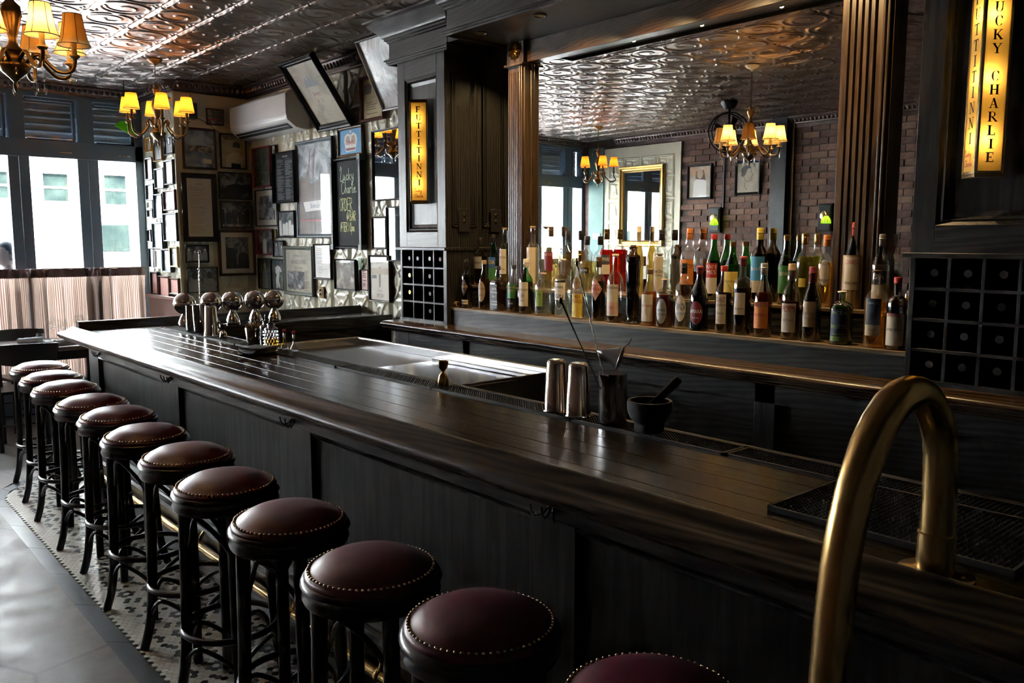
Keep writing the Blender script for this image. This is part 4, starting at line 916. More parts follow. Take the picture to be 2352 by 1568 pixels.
bottle(F, 1664, 610, 40, 'std', 'glass', 'cola', .60, 'p_red', 'mid', [('p_cream',.14,.58,.62,[('SCARLET',.50,.10,'p_maroon'),('LIQUEUR',.42,.05,K_),('bitter',.3,.05,K_)])], 'dark red liqueur bottle with tall cream label and red cap')
bottle(F, 1708, 588, 43, 'tall', 'glass', 'cola', .60, 'p_maroon', 'wax', [('p_paper',.26,.54,.6,[('amaro',.34,.05,K_)])], 'dark bottle with square white label and long maroon wax neck')
bottle(F, 1756, 604, 43, 'slope', 'glass', 'ruby', .60, 'f_silver', 'long', [('p_orange',.12,.48,.85,[('AMARO',.30,.06,R_)]),('p_paper',.41,.48,.85,[('MELETTI',.445,.075,R_)])], 'dark bottle with orange label and silver capsule')
bottle(F, 1820, 605, 44, 'bulb', 'glass', 'brown', .50, 'p_tan', 'xlong', [('p_paper',.10,.48,.8,[('AMARO',.44,.05,R_),('MONTE',.40,.10,R_),('SICILIA',.26,.045,K_)])], 'amaro bottle with white and red label and papered neck')
bottle(F, 1868, 612, 45, 'slope', 'glass_dark', 'cola', .62, 'p_maroon', 'xlong', [('p_tan',.20,.54,.66,[('COCCHI',.38,.055,K_),('Vermouth',.32,.04,K_)])], 'dark vermouth bottle with cream label and bronze neck foil')
bottle(F, 1935, 668, 53, 'squat', 'glass_olive', 'green', .72, 'p_cream', 'cork', [('p_navy',.06,.66,.8,[('FACCIA',.60,.085,'p_lime'),('BRUTTO',.34,.10,'p_lime'),('CENTERBE',.20,.05,'p_lime')]),('p_lime',.07,.16,.75,[])], 'squat green bottle with dark label and lime lettering')
bottle(F, 2014, 620, 48, 'std', 'glass', 'gold', .60, 'p_brown', 'cork', [('p_slate_ink',.30,.64,.75,[('GARLIC',.58,.035,W_)]),('p_tan',.16,.30,.75,[('liquore',.24,.035,K_)])], 'yellow liqueur bottle with black and tan label at the right end of the lower shelf')
bottle(F, 2064, 636, 46, 'tall', 'glass_dark', 'cola', .6, 'p_red', 'mid', [('p_paper',.06,.50,.95,[('PICON',.48,.06,R_),('AMER PICON',.28,.055,K_)]),('p_maroon',.46,.51,.97,[])], 'dark bottle with white and red label half hidden by the right column')
# upper shelf
bottle(B, 1103, 545, 31, 'std', 'glass', 'cola', .60, 'p_black', 'long', [('p_grey',.35,.60,.8,[('Anejo',.48,.08,K_)])], 'dark tequila bottle with pour spout beside the left column')
bottle(B, 1133, 538, 27, 'slope', 'glass_green', 'green', .55, 'p_black', 'long', [('p_blue',.35,.56,.9,[('VIDA',.46,.11,'p_yellow')]),('p_green',.10,.35,.9,[])], 'tall green bottle with blue and green label on the upper shelf')
bottle(B, 1160, 523, 28, 'tall', 'glass', 'straw', .50, 'p_kraft', 'cork', [('p_paper',.22,.64,.75,[('MEZCAL',.50,.05,K_),('joven',.3,.05,K_)])], 'clear bottle with tall paper label and cork on the upper shelf, left end')
bottle(B, 1224, 519, 29, 'tall', 'glass', 'milky', .66, 'p_kraft', 'cork', [('p_cream',.08,.66,1.0,[])], 'clear bottle with large plain cream label and cork')
bottle(B, 1266, 520, 34, 'slope', 'glass', 'straw', .55, 'p_brown', 'long', [('p_maroon',.30,.60,.75,[('SALUNA',.56,.07,'p_pink')])], 'clear bottle with dark red label showing a seated figure')
bottle(B, 1305, 529, 38, 'std', 'glass', 'clear', .50, 'p_black', 'long', [('p_brown',.20,.52,.4,[])], 'clear vodka bottle with black cap on the upper shelf')
bottle(B, 1349, 542, 36, 'std', 'glass', 'straw', .55, 'p_black', 'long', [('p_black',.34,.44,.7,[('RON',.39,.06,W_)])], 'clear rum bottle with small black label and black cap')
bottle(B, 1394, 526, 36, 'std', 'glass', 'red', .68, 'brass_dark', 'long', [('p_slate_ink',.46,.60,.9,[('CAMPARI',.53,.085,W_)]),('p_paper',.30,.45,.9,[])], 'bright red aperitif bottle with bronze cap on the upper shelf')
bottle(B, 1468, 519, 25, 'slope', 'glass', 'lemon', .72, 'p_cream', 'xlong', [('p_yellow',.2,.40,.8,[])], 'cloudy yellow limoncello bottle with long cream neck')
bottle(B, 1520, 527, 37, 'std', 'glass', 'clear', .55, 'p_black', 'long', [('p_paper',.08,.60,.66,[('Ketel One',.38,.075,K_),('VODKA',.32,.035,K_)])], 'clear vodka bottle with tall white label and black cap')
bottle(B, 1585, 524, 42, 'bulb', 'glass', 'ruby', .38, 'p_orange', 'long', [('p_orange',.20,.56,.85,[('APERITIF',.46,.08,K_)])], 'clear bottle with orange label and orange cap')
bottle(B, 1641, 537, 36, 'slope', 'glass_green', 'cola', .60, 'p_red', 'mid', [('p_red',.34,.56,.8,[('PUNT E',.50,.075,W_),('MES',.42,.09,W_)]),('p_paper',.10,.34,.8,[])], 'dark vermouth bottle with red and white label and green neck')
bottle(B, 1684, 555, 38, 'slope', 'glass_green', 'green', .62, 'brass_dark', 'mid', [('p_yellow',.08,.50,1.0,[('Chartreuse',.34,.06,K_)])], 'green liqueur bottle with pale yellow label')
bottle(B, 1747, 523, 42, 'std', 'glass_dark', 'cola', .66, 'p_yellow', 'long', [('p_sky',.30,.62,.85,[('Stara Est',.46,.075,W_)]),('p_paper',.14,.30,.85,[])], 'dark amaro bottle with blue and white label and yellow cap')
bottle(B, 1809, 539, 38, 'slope', 'glass_green', 'cola', .62, 'brass_dark', 'mid', [('p_green',.16,.56,.85,[('CARPANO',.44,.075,W_)]),('p_maroon',.05,.13,.3,[],'oval')], 'green vermouth bottle with green label and red seal')
bottle(B, 1851, 535, 40, 'std', 'glass', 'olive', .68, 'brass_worn', 'long', [('p_yellow',.26,.38,.4,[])], 'clear bottle of yellow-green liqueur with bronze cap')
bottle(B, 1901, 539, 40, 'std', 'glass', 'gold', .62, 'p_orange', 'long', [('p_paper',.30,.66,.6,[('COCCHI',.60,.06,K_),('AMERICANO',.37,.06,K_)],'oval')], 'golden aperitif bottle with round white label and orange cap')
t = bottle(B, 1965, 510, 46, 'straw', 'glass_green', 'cola', .8, 'p_red', 'long', [('p_straw_plait',.0,.62,3.13,[]),('p_paper',.22,.60,.8,[('LUXARDO',.54,.075,R_),('MARASCHINO',.30,.045,K_)])], 'dark green bottle in a straw jacket with red cap')
bottle(B, 2027, 537, 43, 'std', 'glass', 'clear', .60, 'f_silver', 'long', [('p_slate_ink',.36,.52,.8,[('GIN',.44,.08,W_)]),('p_paper',.05,.34,.8,[])], 'clear bottle with silver cap and dark label, rightmost on the upper shelf')
tag(MB().lathe([(.0001,-.012),(.018,-.012),(.019,-.008),(.019,.012),(.011,.012),(.011,-.004),(.0001,-.004)], n=20, ax='y').build('wooden_stopper', 'p_kraft', None, (3.30, onx(1050,698,3.30).y, ZS+.0195)), 'small wooden bottle stopper lying at the left end of the lower shelf', 'stopper')
# ================================================================ BAR WARE
ZM = 1.0562
def tin(u, v, h, r0, r1, lb, m_='chrome', flip=True, x=1.925):
    t = thing('shaker_tin', lb, 'shaker tin', (x, ycol(u, v-40, x), ZM), 0, 'cocktail shaker tins on the bar')
    if flip: MB().lathe([(r0+.0015,0),(r0,.003),(r0*.97+r1*.03,.006),(r1+.003,h-.012),(r1,h-.004),(r1-.006,h),(.001,h-.002)], n=32).build('tin_body', m_, t, smooth=50)
    else: MB().lathe([(r1,0),(r1+.002,.004),(r0,h-.003),(r0+.0015,h),(r0-.0008,h),(r1-.001,.006),(.001,.005)], n=32).build('tin_body', m_, t, smooth=50)
    return t
tin(440, 757, .165, .036, .034, 'shaker tin farthest from the camera in the group of three at the far end', flip=False); tin(457, 761, .176, .040, .030, 'middle shaker tin of the three at the far end, holding bar spoons', flip=False); tin(484, 766, .178, .043, .031, 'nearest upturned shaker tin of the three at the far end')
tin(1278, 938, .172, .042, .030, 'tall upturned shaker tin left of its twin in the middle of the bar', 'tin_pink_reflection'); tin(1328, 953, .172, .042, .030, 'tall upturned shaker tin beside the mixing tin in the middle of the bar', 'tin_pink_reflection')
mx_ = thing('mixing_tin', 'straight steel mixing tin holding bar spoons and a cone strainer', 'mixing tin', (1.925, ycol(1408,905,1.925), ZM))
MB().lathe([(.043,0),(.044,.003),(.044,.156),(.045,.158),(.0432,.158),(.0425,.006),(.001,.005)], n=36).build('tin_body', 'steel', mx_, smooth=50)
MB().add([(-.042,.018,.153),(-.042,-.018,.153),(-.062,0,.158),(-.0435,0,.115)], [(0,2,3),(2,1,3)]).build('pour_lip', 'steel', mx_)
def spoon(base, tip, lb, nm='bar_spoon', tw=True, m_='chrome'):
    a, c = Vector(base), Vector(tip); t = thing(nm, lb, 'bar spoon', a)
    d = c-a; n_ = 60 if tw else 6; pts_ = [d*(i/n_) for i in range(n_+1)]
    s = d.normalized().cross(Vector((0,1,0))).normalized(); q = d.normalized().cross(s)
    if tw:
        for k in (0, PI): MB().tube([p + s*(.0012*math.cos(i*.9+k)) + q*(.0012*math.sin(i*.9+k)) for i, p in enumerate(pts_)], .0014, 5).build('shaft', m_, t, smooth=80)
    else: MB().tube(pts_, [.0016]*(n_-1)+[.0024,.0032], 8).build('shaft', m_, t, smooth=80)
    b = MB().ball((0,0,0), .006, 8, 6, 1.6); b.move(d); b.build('finial', m_, t, smooth=80)
    return t
my = mx_.location.y
def at_dep(u, v, y): return ony(u, v, y)
spoon((1.93, my, ZM+.012), at_dep(1288, 690, my+.06), 'thin dark bar spoon leaning left out of the mixing tin', tw=False, m_='dark_metal'); spoon((1.92, my-.01, ZM+.012), at_dep(1325, 605, my+.10), 'long twisted bar spoon leaning out of the mixing tin')
p2 = ycol(457, 720, 1.925); spoon((1.93, p2, ZM+.012), at_dep(457, 580, p2+.02), 'twisted bar spoon standing in the far shaker tins, longer one'); spoon((1.935, p2+.02, ZM+.012), at_dep(456, 618, p2+.03), 'twisted bar spoon standing in the far shaker tins, shorter one')
ss = thing('cone_strainer', 'fine mesh cone strainer resting in the mixing tin', 'strainer', at_dep(1424, 822, my-.02)); ss.rotation_euler = (_R*.9 + Vector((0,0,-.30)) - _F*.25).to_track_quat('Z', 'X').to_euler()
MB().lathe([(.002,-.075),(.012,-.05),(.026,-.022),(.036,0)], n=24).build('mesh_cone', 'steel_dull', ss, smooth=80)
MB().tube([(.037*math.cos(k*PI/12), .037*math.sin(k*PI/12), .001) for k in range(24)], .0022, 6, closed=True).build('rim', 'steel', ss, smooth=80)
MB().tube([(.037,-.004,.001),(.05,-.004,.012),(.07,-.004,.016),(.07,.004,.016),(.05,.004,.012),(.037,.004,.001)], .002, 6).build('handle', 'steel', ss, smooth=80)
def jigger(u, v, h, lb, m_='brass_worn', x=None):
    t = thing('jigger', lb, 'jigger', (x, ycol(u, v-25, x), ZM), 0, 'jiggers on the bar')
    MB().lathe([(.021,0),(.022,.002),(.0215,h*.22),(.017,h*.42),(.008,h*.53),(.0055,h*.57),(.008,h*.61),(.016,h*.70),(.0195,h*.82),(.0205,h),(.0185,h),(.016,h*.80),(.004,h*.66)], n=28).build('cup', m_, t, smooth=60)
    return t
jigger(1018, 883, .098, 'brass hourglass jigger standing alone in the middle of the bar', x=1.93); jigger(498, 766, .085, 'small jigger at the far end, left of its twin', 'chrome', 1.955); jigger(512, 769, .085, 'small jigger at the far end, right of its twin', 'chrome', 1.92)
mo = thing('mortar', 'grey granite mortar on the bar', 'mortar', (1.925, ycol(1492,940,1.925), ZM))
MB().lathe([(.042,0),(.045,.004),(.044,.022),(.046,.028),(.058,.040),(.066,.060),(.068,.085),(.0655,.092),(.058,.092),(.055,.075),(.035,.045),(.001,.040)], n=40).build('bowl', 'stone', mo, smooth=60)
pe = thing('pestle', 'grey granite pestle leaning in the mortar', 'pestle', mo.location + Vector((-.01,.012,.052))); d = (at_dep(1562, 868, mo.location.y-.06) - pe.location); L = d.length
pe.rotation_euler = d.to_track_quat('Z', 'Y').to_euler()
MB().lathe([(.004,0),(.015,.004),(.017,.016),(.013,.04),(.0115,L*.6),(.0135,L-.02),(.012,L-.004),(.004,L)], n=20).build('pestle_body', 'stone', pe, smooth=60)
# garnish cup, cruets, pour bottles, napkin tray, chrome globes
p = onz(590, 790, ZM); gc = thing('garnish_cup', 'small glass cup of brown picks on the far mat', 'cup', (1.925, ycol(583,765,1.925), ZM))
MB().lathe([(.034,0),(.037,.004),(.047,.095),(.0455,.095),(.036,.008),(.001,.006)], n=24).build('cup_body', 'tin_pink_reflection', gc, smooth=50)
b = MB()
for k in range(90):
    a, r_, l = random.uniform(0,2*PI), random.uniform(.004,.038), random.uniform(.028,.05); q = (r_*math.cos(a), r_*math.sin(a), .075); b.tube([q, (q[0]*1.2+random.uniform(-.014,.014), q[1]*1.2+random.uniform(-.014,.014), .075+l)], .0026, 4)
o = b.build('picks', 'straw_sticks', gc, smooth=0); o['kind'] = 'stuff'
def cruet(u, v, x, lq, lb):
    p = onz(u, v, ZM); t = thing('cut_glass_cruet', lb, 'bottle', (x, ycol(u, v-30, x), ZM), 0, 'cut glass cruets on the bar'); t.scale = (1.2,1.2,1.2)
    b = MB(); n_ = 24
    b.lathe([(.028,0),(.030,.003),(.030,.085),(.028,.092),(.016,.098),(.014,.105),(.017,.108),(.014,.111)], n=n_); b.build('glass_body', 'crystal', t, smooth=20)
    MB().lathe([(.026,.004),(.0265,.05),(.001,.05)], n=n_).build('liquid', lq, t); MB().lathe([(.011,.104),(.013,.114),(.006,.118),(.0045,.14),(.003,.142)], n=14).build('pourer', 'black_plastic', t, smooth=40)
    f = MB()
    for r in range(5):
        for k in range(14): a = 2*PI*(k+.5*(r%2))/14; f.ball((.0302*math.cos(a), .0302*math.sin(a), .02+r*.014), .0045, 5, 4)
    o = f.build('facets', 'crystal', t, smooth=0); o['kind'] = 'stuff'
cruet(612, 795, 1.955, 'liq_cola', 'cut glass cruet of dark bitters behind the other cruet'); cruet(623, 801, 1.915, 'liq_gold', 'cut glass cruet of golden syrup beside the napkin tray')
def dasher(u, v, lb):
    p = onz(u, v, 1.056); t = thing('dasher_bottle', lb, 'bottle', (1.962, ycol(u, v-20, 1.962), ZM), 0, 'small dasher bottles on the bar'); t.scale = (1.1,1.1,1.1)
    MB().lathe([(.016,0),(.018,.004),(.017,.018),(.006,.036),(.005,.06)], n=16).build('glass_body', 'crystal', t, smooth=50); MB().lathe([(.006,.056),(.0065,.075),(.004,.08)], n=12).build('collar', 'chrome', t)
    MB().ball((0,0,.088), .0085, 10, 6, 1.2).build('red_bulb', 'p_red', t, smooth=80)
dasher(653, 793, 'small glass dasher with a red top, left of the pair'); dasher(675, 797, 'small glass dasher with a red top, right of the pair')
p = onz(588, 803, 1.05); nt = thing('napkin_tray', 'low black tray of black napkins on the bar top', 'napkin tray', (1.80, ycol(592,795,1.80), 1.0503)); nt.scale = (1.2,1.2,1.2)
MB().lathe([(.05,0),(.078,.004),(.082,.012),(.079,.012),(.074,.006),(.001,.005)], n=32).build('tray', 'black_plastic', nt, smooth=50)
for k in range(5): MB().box(-.055, .055, -.055, .055, .007+k*.005, .0115+k*.005).build('napkin', 'p_black', nt, (0,0,0), (0,0,.12*k), bevel=.001)
for k, u in enumerate((424, 486, 534, 586, 630)):
    y = 5.60; q = ony(u, 707, y); g = thing('chrome_globe', 'chrome ball lamp on a flared foot on the bar wing, %s from the window' % ['first','second','third','fourth','fifth'][k], 'globe lamp', (q.x, y, 1.0505), 0, 'chrome globes on the bar wing')
    r = .071; MB().ball((0,0,.155), r, 32, 20).build('ball', 'chrome', g, smooth=80)
    MB().lathe([(r+.0004,.152),(r+.0016,.154),(r+.0016,.157),(r+.0004,.159)], n=32).build('seam', 'chrome', g, smooth=60)
    MB().lathe([(.048,0),(.049,.004),(.044,.03),(.032,.06),(.020,.082),(.016,.09)], n=28).build('foot', 'chrome', g, smooth=60)
# ================================================================ PICTURES ON THE WALLS
def ring(b, w, h, f, d, z0=0, prof=None):
    """mitred frame moulding, w x h outside, face width f, depth d (towards -Y)"""
    pr = prof or [(0,0),(0,-d*.8),(f*.18,-d),(f*.55,-d*.92),(f*.8,-d*.6),(f,-d*.5),(f,-d*.3)]
    for (o0, y0), (o1, y1) in zip(pr, pr[1:]):
        A = [(-w/2+o0, z0+o0), (w/2-o0, z0+o0), (w/2-o0, z0+h-o0), (-w/2+o0, z0+h-o0)]; B_ = [(-w/2+o1, z0+o1), (w/2-o1, z0+o1), (w/2-o1, z0+h-o1), (-w/2+o1, z0+h-o1)]
        for k in range(4): q = (k+1) % 4; b.add([(A[k][0],y0,A[k][1]),(A[q][0],y0,A[q][1]),(B_[q][0],y1,B_[q][1]),(B_[k][0],y1,B_[k][1])], [(0,1,2,3)])
    return b
def poly(b, pts_, y=0):
    return b.add([(p[0], y, p[1]) for p in pts_], [list(range(len(pts_)))])
def ell(b, x, z, rx, rz, y=0, n_=18): return poly(b, [(x+rx*math.cos(2*PI*i/n_), z+rz*math.sin(2*PI*i/n_)) for i in range(n_)], y)
def picture(pl, u0, v0, u1, v1, f, fm_, pm, label, art=None, mat_=None, mw=0, d=.022, name='picture_frame', glass=True, prof=None, group='framed pictures'):
    uc, vc = (u0+u1)/2, (v0+v1)/2
    if pl in 'RA':
        X = (XR if pl == 'R' else XP)-.004; a, c = onx(u0, vc, X-d/2), onx(u1, vc, X-d/2); w = abs(a.y-c.y); zt, zb = onx(uc, v0, X-d/2).z, onx(uc, v1, X-d/2).z; loc = (X, (a.y+c.y)/2, zb); rz = -PI/2
    elif pl == 'B':
        a, c = ony(u0, vc, YB-.004-d/2), ony(u1, vc, YB-.004-d/2); w = abs(a.x-c.x); zt, zb = ony(uc, v0, YB-.01).z, ony(uc, v1, YB-.01).z; loc = ((a.x+c.x)/2, YB-.004, zb); rz = 0
    else:                                                       # opposite wall, measured through the mirror
        X = 2*XM-XO-.02; a, c = onx(u0, vc, X), onx(u1, vc, X); w = abs(a.y-c.y); zt, zb = onx(uc, v0, X).z, onx(uc, v1, X).z; loc = (XO+.008, (a.y+c.y)/2, zb); rz = PI/2
    return framed(name, label, loc, rz, w, zt-zb, f, fm_, pm, art, mat_, mw, d, glass, prof, group)
def framed(name, label, loc, rz, w, h, f, fm_, pm, art=None, mat_=None, mw=0, d=.022, glass=True, prof=None, group='framed pictures'):
    t = thing(name, label, 'picture' if name == 'picture_frame' else name.replace('_', ' '), loc, rz, group)
    b = ring(MB(), w, h, f, d, prof=prof); b.box(-w/2+.001, w/2-.001, -.004, -.001, .001, h-.001); b.build('moulding', fm_, t, smooth=30)
    iw, ih = w-2*f, h-2*f
    y = -d*.32
    if mat_: MB().box(-iw/2, iw/2, y+.0005, y+.003, f, h-f).build('mat_board', mat_, t, smooth=0); y -= .0006
    p = MB().box(-iw/2+mw, iw/2-mw, y, y+.002, f+mw, h-f-mw).build('print', pm, t, smooth=0)
    if art: art(p, iw-2*mw, ih-2*mw, f+mw, y-.0008)
    if glass: MB().add([(-iw/2, y-.003, f), (iw/2, y-.003, f), (iw/2, y-.003, h-f), (-iw/2, y-.003, h-f)], [(0,1,2,3)]).build('glass', 'picture_glass', t, smooth=0)
    return t
def textlines(m_, rows, cols=1, mg=.12, top=.95, bot=.05, wid=.5, seed=1):
    def art(p, w, h, z, y):
        b = MB(); rnd = random.Random(seed)
        for c in range(cols):
            x0 = -w/2+w*mg + c*(w*(1-2*mg))/cols; cw = (w*(1-2*mg))/cols*.9
            for r in range(rows):
                zz = z+h*(top-(top-bot)*r/rows); l = cw*rnd.uniform(.45, 1); hh = h*(top-bot)/rows*wid
                if rnd.random() < .08: continue
                b.box(x0, x0+l, y-.0002, y, zz-hh, zz)
        b.build('print_lines', m_, p, smooth=0)
    return art
def people(n_, m1, m2, lo=.0, head=.12, seed=1):
    def art(p, w, h, z, y):
        rnd = random.Random(seed); b = MB(); b2 = MB()
        for k in range(n_):
            x = -w/2 + w*(k+.5)/n_ + rnd.uniform(-.03,.03)*w; hh = h*rnd.uniform(.55,.8); r = min(h*head, w*.28/n_)
            poly(b, [(x-r*1.7, z+h*lo), (x+r*1.7, z+h*lo), (x+r*1.6, z+hh-r*1.6), (x+r*.5, z+hh-r*.9), (x-r*.5, z+hh-r*.9), (x-r*1.6, z+hh-r*1.6)], y); ell(b2, x, z+hh, r*.75, r, y-.0003)
        b.build('figures', m1, p, smooth=0); b2.build('heads', m2, p, smooth=0)
    return art
def words(items):
    def art(p, w, h, z, y):
        for s, xf, zf, size, m_, kw in items:
            b = MB(); flat_text(b, s, xf*w, z+zf*h, size*h, y-.0004, **kw); b.build('lettering', m_, p, smooth=0)
    return art
def both(*a):
    def art(*q):
        for f_ in a: f_(*q)
    return art
def shapes(sh_):
    def art(p, w, h, z, y):
        for k, (m_, pts_) in enumerate(sh_): poly(MB(), [(q[0]*w, z+q[1]*h) for q in pts_], y-.0002-.0002*k).build('print_shape', m_, p, smooth=0)
    return art
# --- picture wall -----------------------------------------------------------
picture('R', 581,337,621,430, .016,'f_red','photo_field','tall narrow picture in a glossy red frame beside the air conditioner', words([('1953',0,.10,.07,'p_cream',{})]))
picture('R', 624,333,634,389, .006,'f_black','old_paper','tiny narrow picture between the red frame and the black menu board', people(1,'p_grey','p_ink'))
picture('R', 623,395,629,428, .006,'f_black','photo_2','tiny black frame tucked behind the menu board', None)
picture('R', 587,434,637,520, .012,'f_black','photo_1','print with a wide cream mat and thin black frame left of the menu board', people(2,'p_grey','p_ink',.1), 'p_paper', .05)
picture('R', 639,484,677,546, .014,'f_black','photo_0','black-framed team photograph under the menu board', people(5,'p_white','p_ink',.05,.09))
picture('R', 589,526,627,585, .013,'f_red','photo_2','small red frame with a photograph of a man in white', people(1,'p_white','p_grey'))
picture('R', 628,527,637,547, .006,'f_black','gilt','tiny dark frame with gold centre right of the red-framed photograph', None)
picture('R', 628,552,652,590, .010,'f_black','photo_0','small black frame with portrait left of the newspaper', people(2,'p_grey','p_white'))
picture('R', 594,593,624,664, .010,'f_black','photo_field','narrow black frame with a dark ball player, left of its twin', people(1,'p_grey','p_tan'))
def pitcher(p, w, h, z, y):
    P = lambda l: [(a*w, z+c*h) for a, c in l]
    poly(MB(), P([(-.1,.52),(.12,.55),(.05,.3),(.16,.08),(.06,.04),(-.06,.28),(-.02,.05),(-.16,.03),(-.18,.3)]), y).build('trousers', 'p_white', p, smooth=0)
    poly(MB(), P([(-.2,.55),(-.22,.75),(0,.82),(.18,.78),(.3,.62),(.2,.58),(.14,.68),(.12,.53),(-.1,.5)]), y).build('jersey', 'p_white', p, smooth=0); ell(MB(), .05*w, z+.89*h, .09*w, .06*h, y-.0003).build('cap', 'p_navy', p, smooth=0)
picture('R', 623,595,653,666, .010,'f_black','photo_field','narrow black frame with a ball player in white, right of its twin', pitcher)
picture('R', 653,565,719,678, .034,'f_green','old_paper','framed moon-landing newspaper front page in a grey-green frame', both(words([('The Philadelphia Inquirer',0,.86,.075,'p_ink',{'sx':.62}),('MAN WALKS ON MOON',0,.70,.135,'p_ink',{'sx':.50}),("'Small Step for Man, Giant Leap for Mankind'",0,.57,.062,'p_ink',{'sx':.40})]), textlines('p_ink',26,4,.06,.50,.02,.35), shapes([('photo_1',[(-.46,.06),(.22,.06),(.22,.48),(-.46,.48)]),('p_grey',[(-.2,.08),(-.12,.08),(-.14,.2),(-.2,.2)]),('p_paper',[(.0,.08),(.06,.08),(.05,.17),(.0,.17)])])))
picture('R', 721,560,761,641, .013,'f_walnut','p_white','brown-framed white document right of the newspaper', textlines('p_tan',14,1,.15,.9,.1,.25))
def bud(p, w, h, z, y):
    P = lambda l: [(a*w, z+c*h) for a, c in l]
    poly(MB(), P([(-.5,.0),(.5,.0),(.5,.52),(.42,.60),(.30,.55),(.1,.60),(-.1,.56),(-.25,.62),(-.42,.66),(-.5,.56)]), y).build('horse', 'p_brown', p, smooth=0)
    poly(MB(), P([(-.36,.36),(.36,.38),(.34,.27),(-.30,.25)]), y-.0003).build('band', 'p_white', p, smooth=0)
    b = MB(); flat_text(b, 'Budweiser', 0, z+h*.315, h*.082, y-.0006, sx=.62); b.build('lettering', 'p_navy', p, smooth=0)
    for a in (-.2, -.06): poly(MB(), P([(a,.62),(a+.02,.62),(a+.1,.95),(a+.08,.95)]), y-.0002).build('ski_pole', 'p_maroon', p, smooth=0)
    poly(MB(), P([(-.5,.145),(.5,.145),(.5,.16),(-.5,.16)]), y-.0004).build('red_line', 'p_red', p, smooth=0); poly(MB(), P([(-.30,.56),(-.2,.74),(-.14,.57)]), y-.0003).build('ear', 'p_brown', p, smooth=0); poly(MB(), P([(.1,.55),(.17,.72),(.24,.55)]), y-.0003).build('ear', 'p_brown', p, smooth=0)
picture('R', 681,319,766,546, .034,'f_blue','mountain','large beer poster of a horse against snowy mountains', bud)
def crown_art(p, w, h, z, y):
    P = lambda l: [(a*w, z+c*h) for a, c in l]
    poly(MB(), P([(-.22,.10),(.22,.10),(.30,.55),(.26,.76),(.12,.86),(0,.78),(-.12,.86),(-.26,.76),(-.30,.55)]), y).build('crown', 'p_white', p, smooth=0)
    for s in (-1, 1): poly(MB(), P([(s*.02,.45),(s*.06,.72),(s*.18,.74),(s*.22,.58),(s*.14,.44)]), y-.0003).build('crown_arch', 'p_tan', p, smooth=0)
    poly(MB(), P([(-.20,.14),(.20,.14),(.22,.24),(-.22,.24)]), y-.0003).build('crown_band', 'p_maroon', p, smooth=0); ell(MB(), 0, z+.90*h, .05*w, .05*h, y-.0003).build('orb', 'p_white', p, smooth=0)
    b = MB(); flat_text(b, 'Budweiser', 0, z+.47*h, .30*h, y-.0007, sx=.62, shear=.2, bold=.01); b.build('lettering', 'p_red', p, smooth=0)
picture('R', 777,291,833,358, .018,'f_oak','p_sky','small blue beer sign with a crown in an oak frame', crown_art)
picture('R', 856,295,921,460, .013,'f_black','mirror_old','black-framed advertising mirror against the left column', None, glass=False)
picture('R', 855,497,888,572, .014,'f_walnut','mountain','small brown-framed certificate under the advertising mirror', textlines('p_grey',7,1,.2,.5,.15,.4))
picture('R', 889,474,930,600, .010,'f_grey','mirror_old','grey-framed mirror sign half hidden behind the left column', words([('do Americano',.1,.86,.05,'p_ink',{})]), glass=False)
picture('R', 769,595,817,666, .011,'f_black','photo_3','black-framed brown print below the chalkboard', shapes([('p_brown',[(-.5,.8),(.5,.35),(.5,.5),(-.5,.98)])]))
picture('R', 828,619,847,667, .007,'f_black','p_pink','small black frame with pink paper beside the gin poster', textlines('p_ink',10,1,.2))
picture('R', 848,586,896,693, .015,'f_walnut','p_paper','vertical gin advertisement in a walnut frame by the wine rack', both(words([('BEEFEATER',0,.88,.095,'p_navy',{'sx':.62}),('London Distilled',0,.22,.06,'p_ink',{'sx':.5}),('DRY GIN',0,.10,.12,'p_ink',{'sx':.62})]), shapes([('p_ink',[(-.04,.3),(.04,.3),(.06,.72),(0,.8),(-.06,.72)]),('p_ink',[(-.42,.5),(-.16,.5),(-.16,.58),(-.42,.58)]),('p_tan',[(-.5,.6),(.5,.6),(.5,.74),(-.5,.74)])])))
# menu board
mb_ = picture('R', 629,348,679,466, .010,'f_black','chalkboard','black letter board with two columns of white text', both(words([('TODAYS MENU',0,.93,.045,'p_white',{'sx':.8})]), textlines('p_grey',44,2,.10,.88,.04,.28)), glass=False, d=.05)
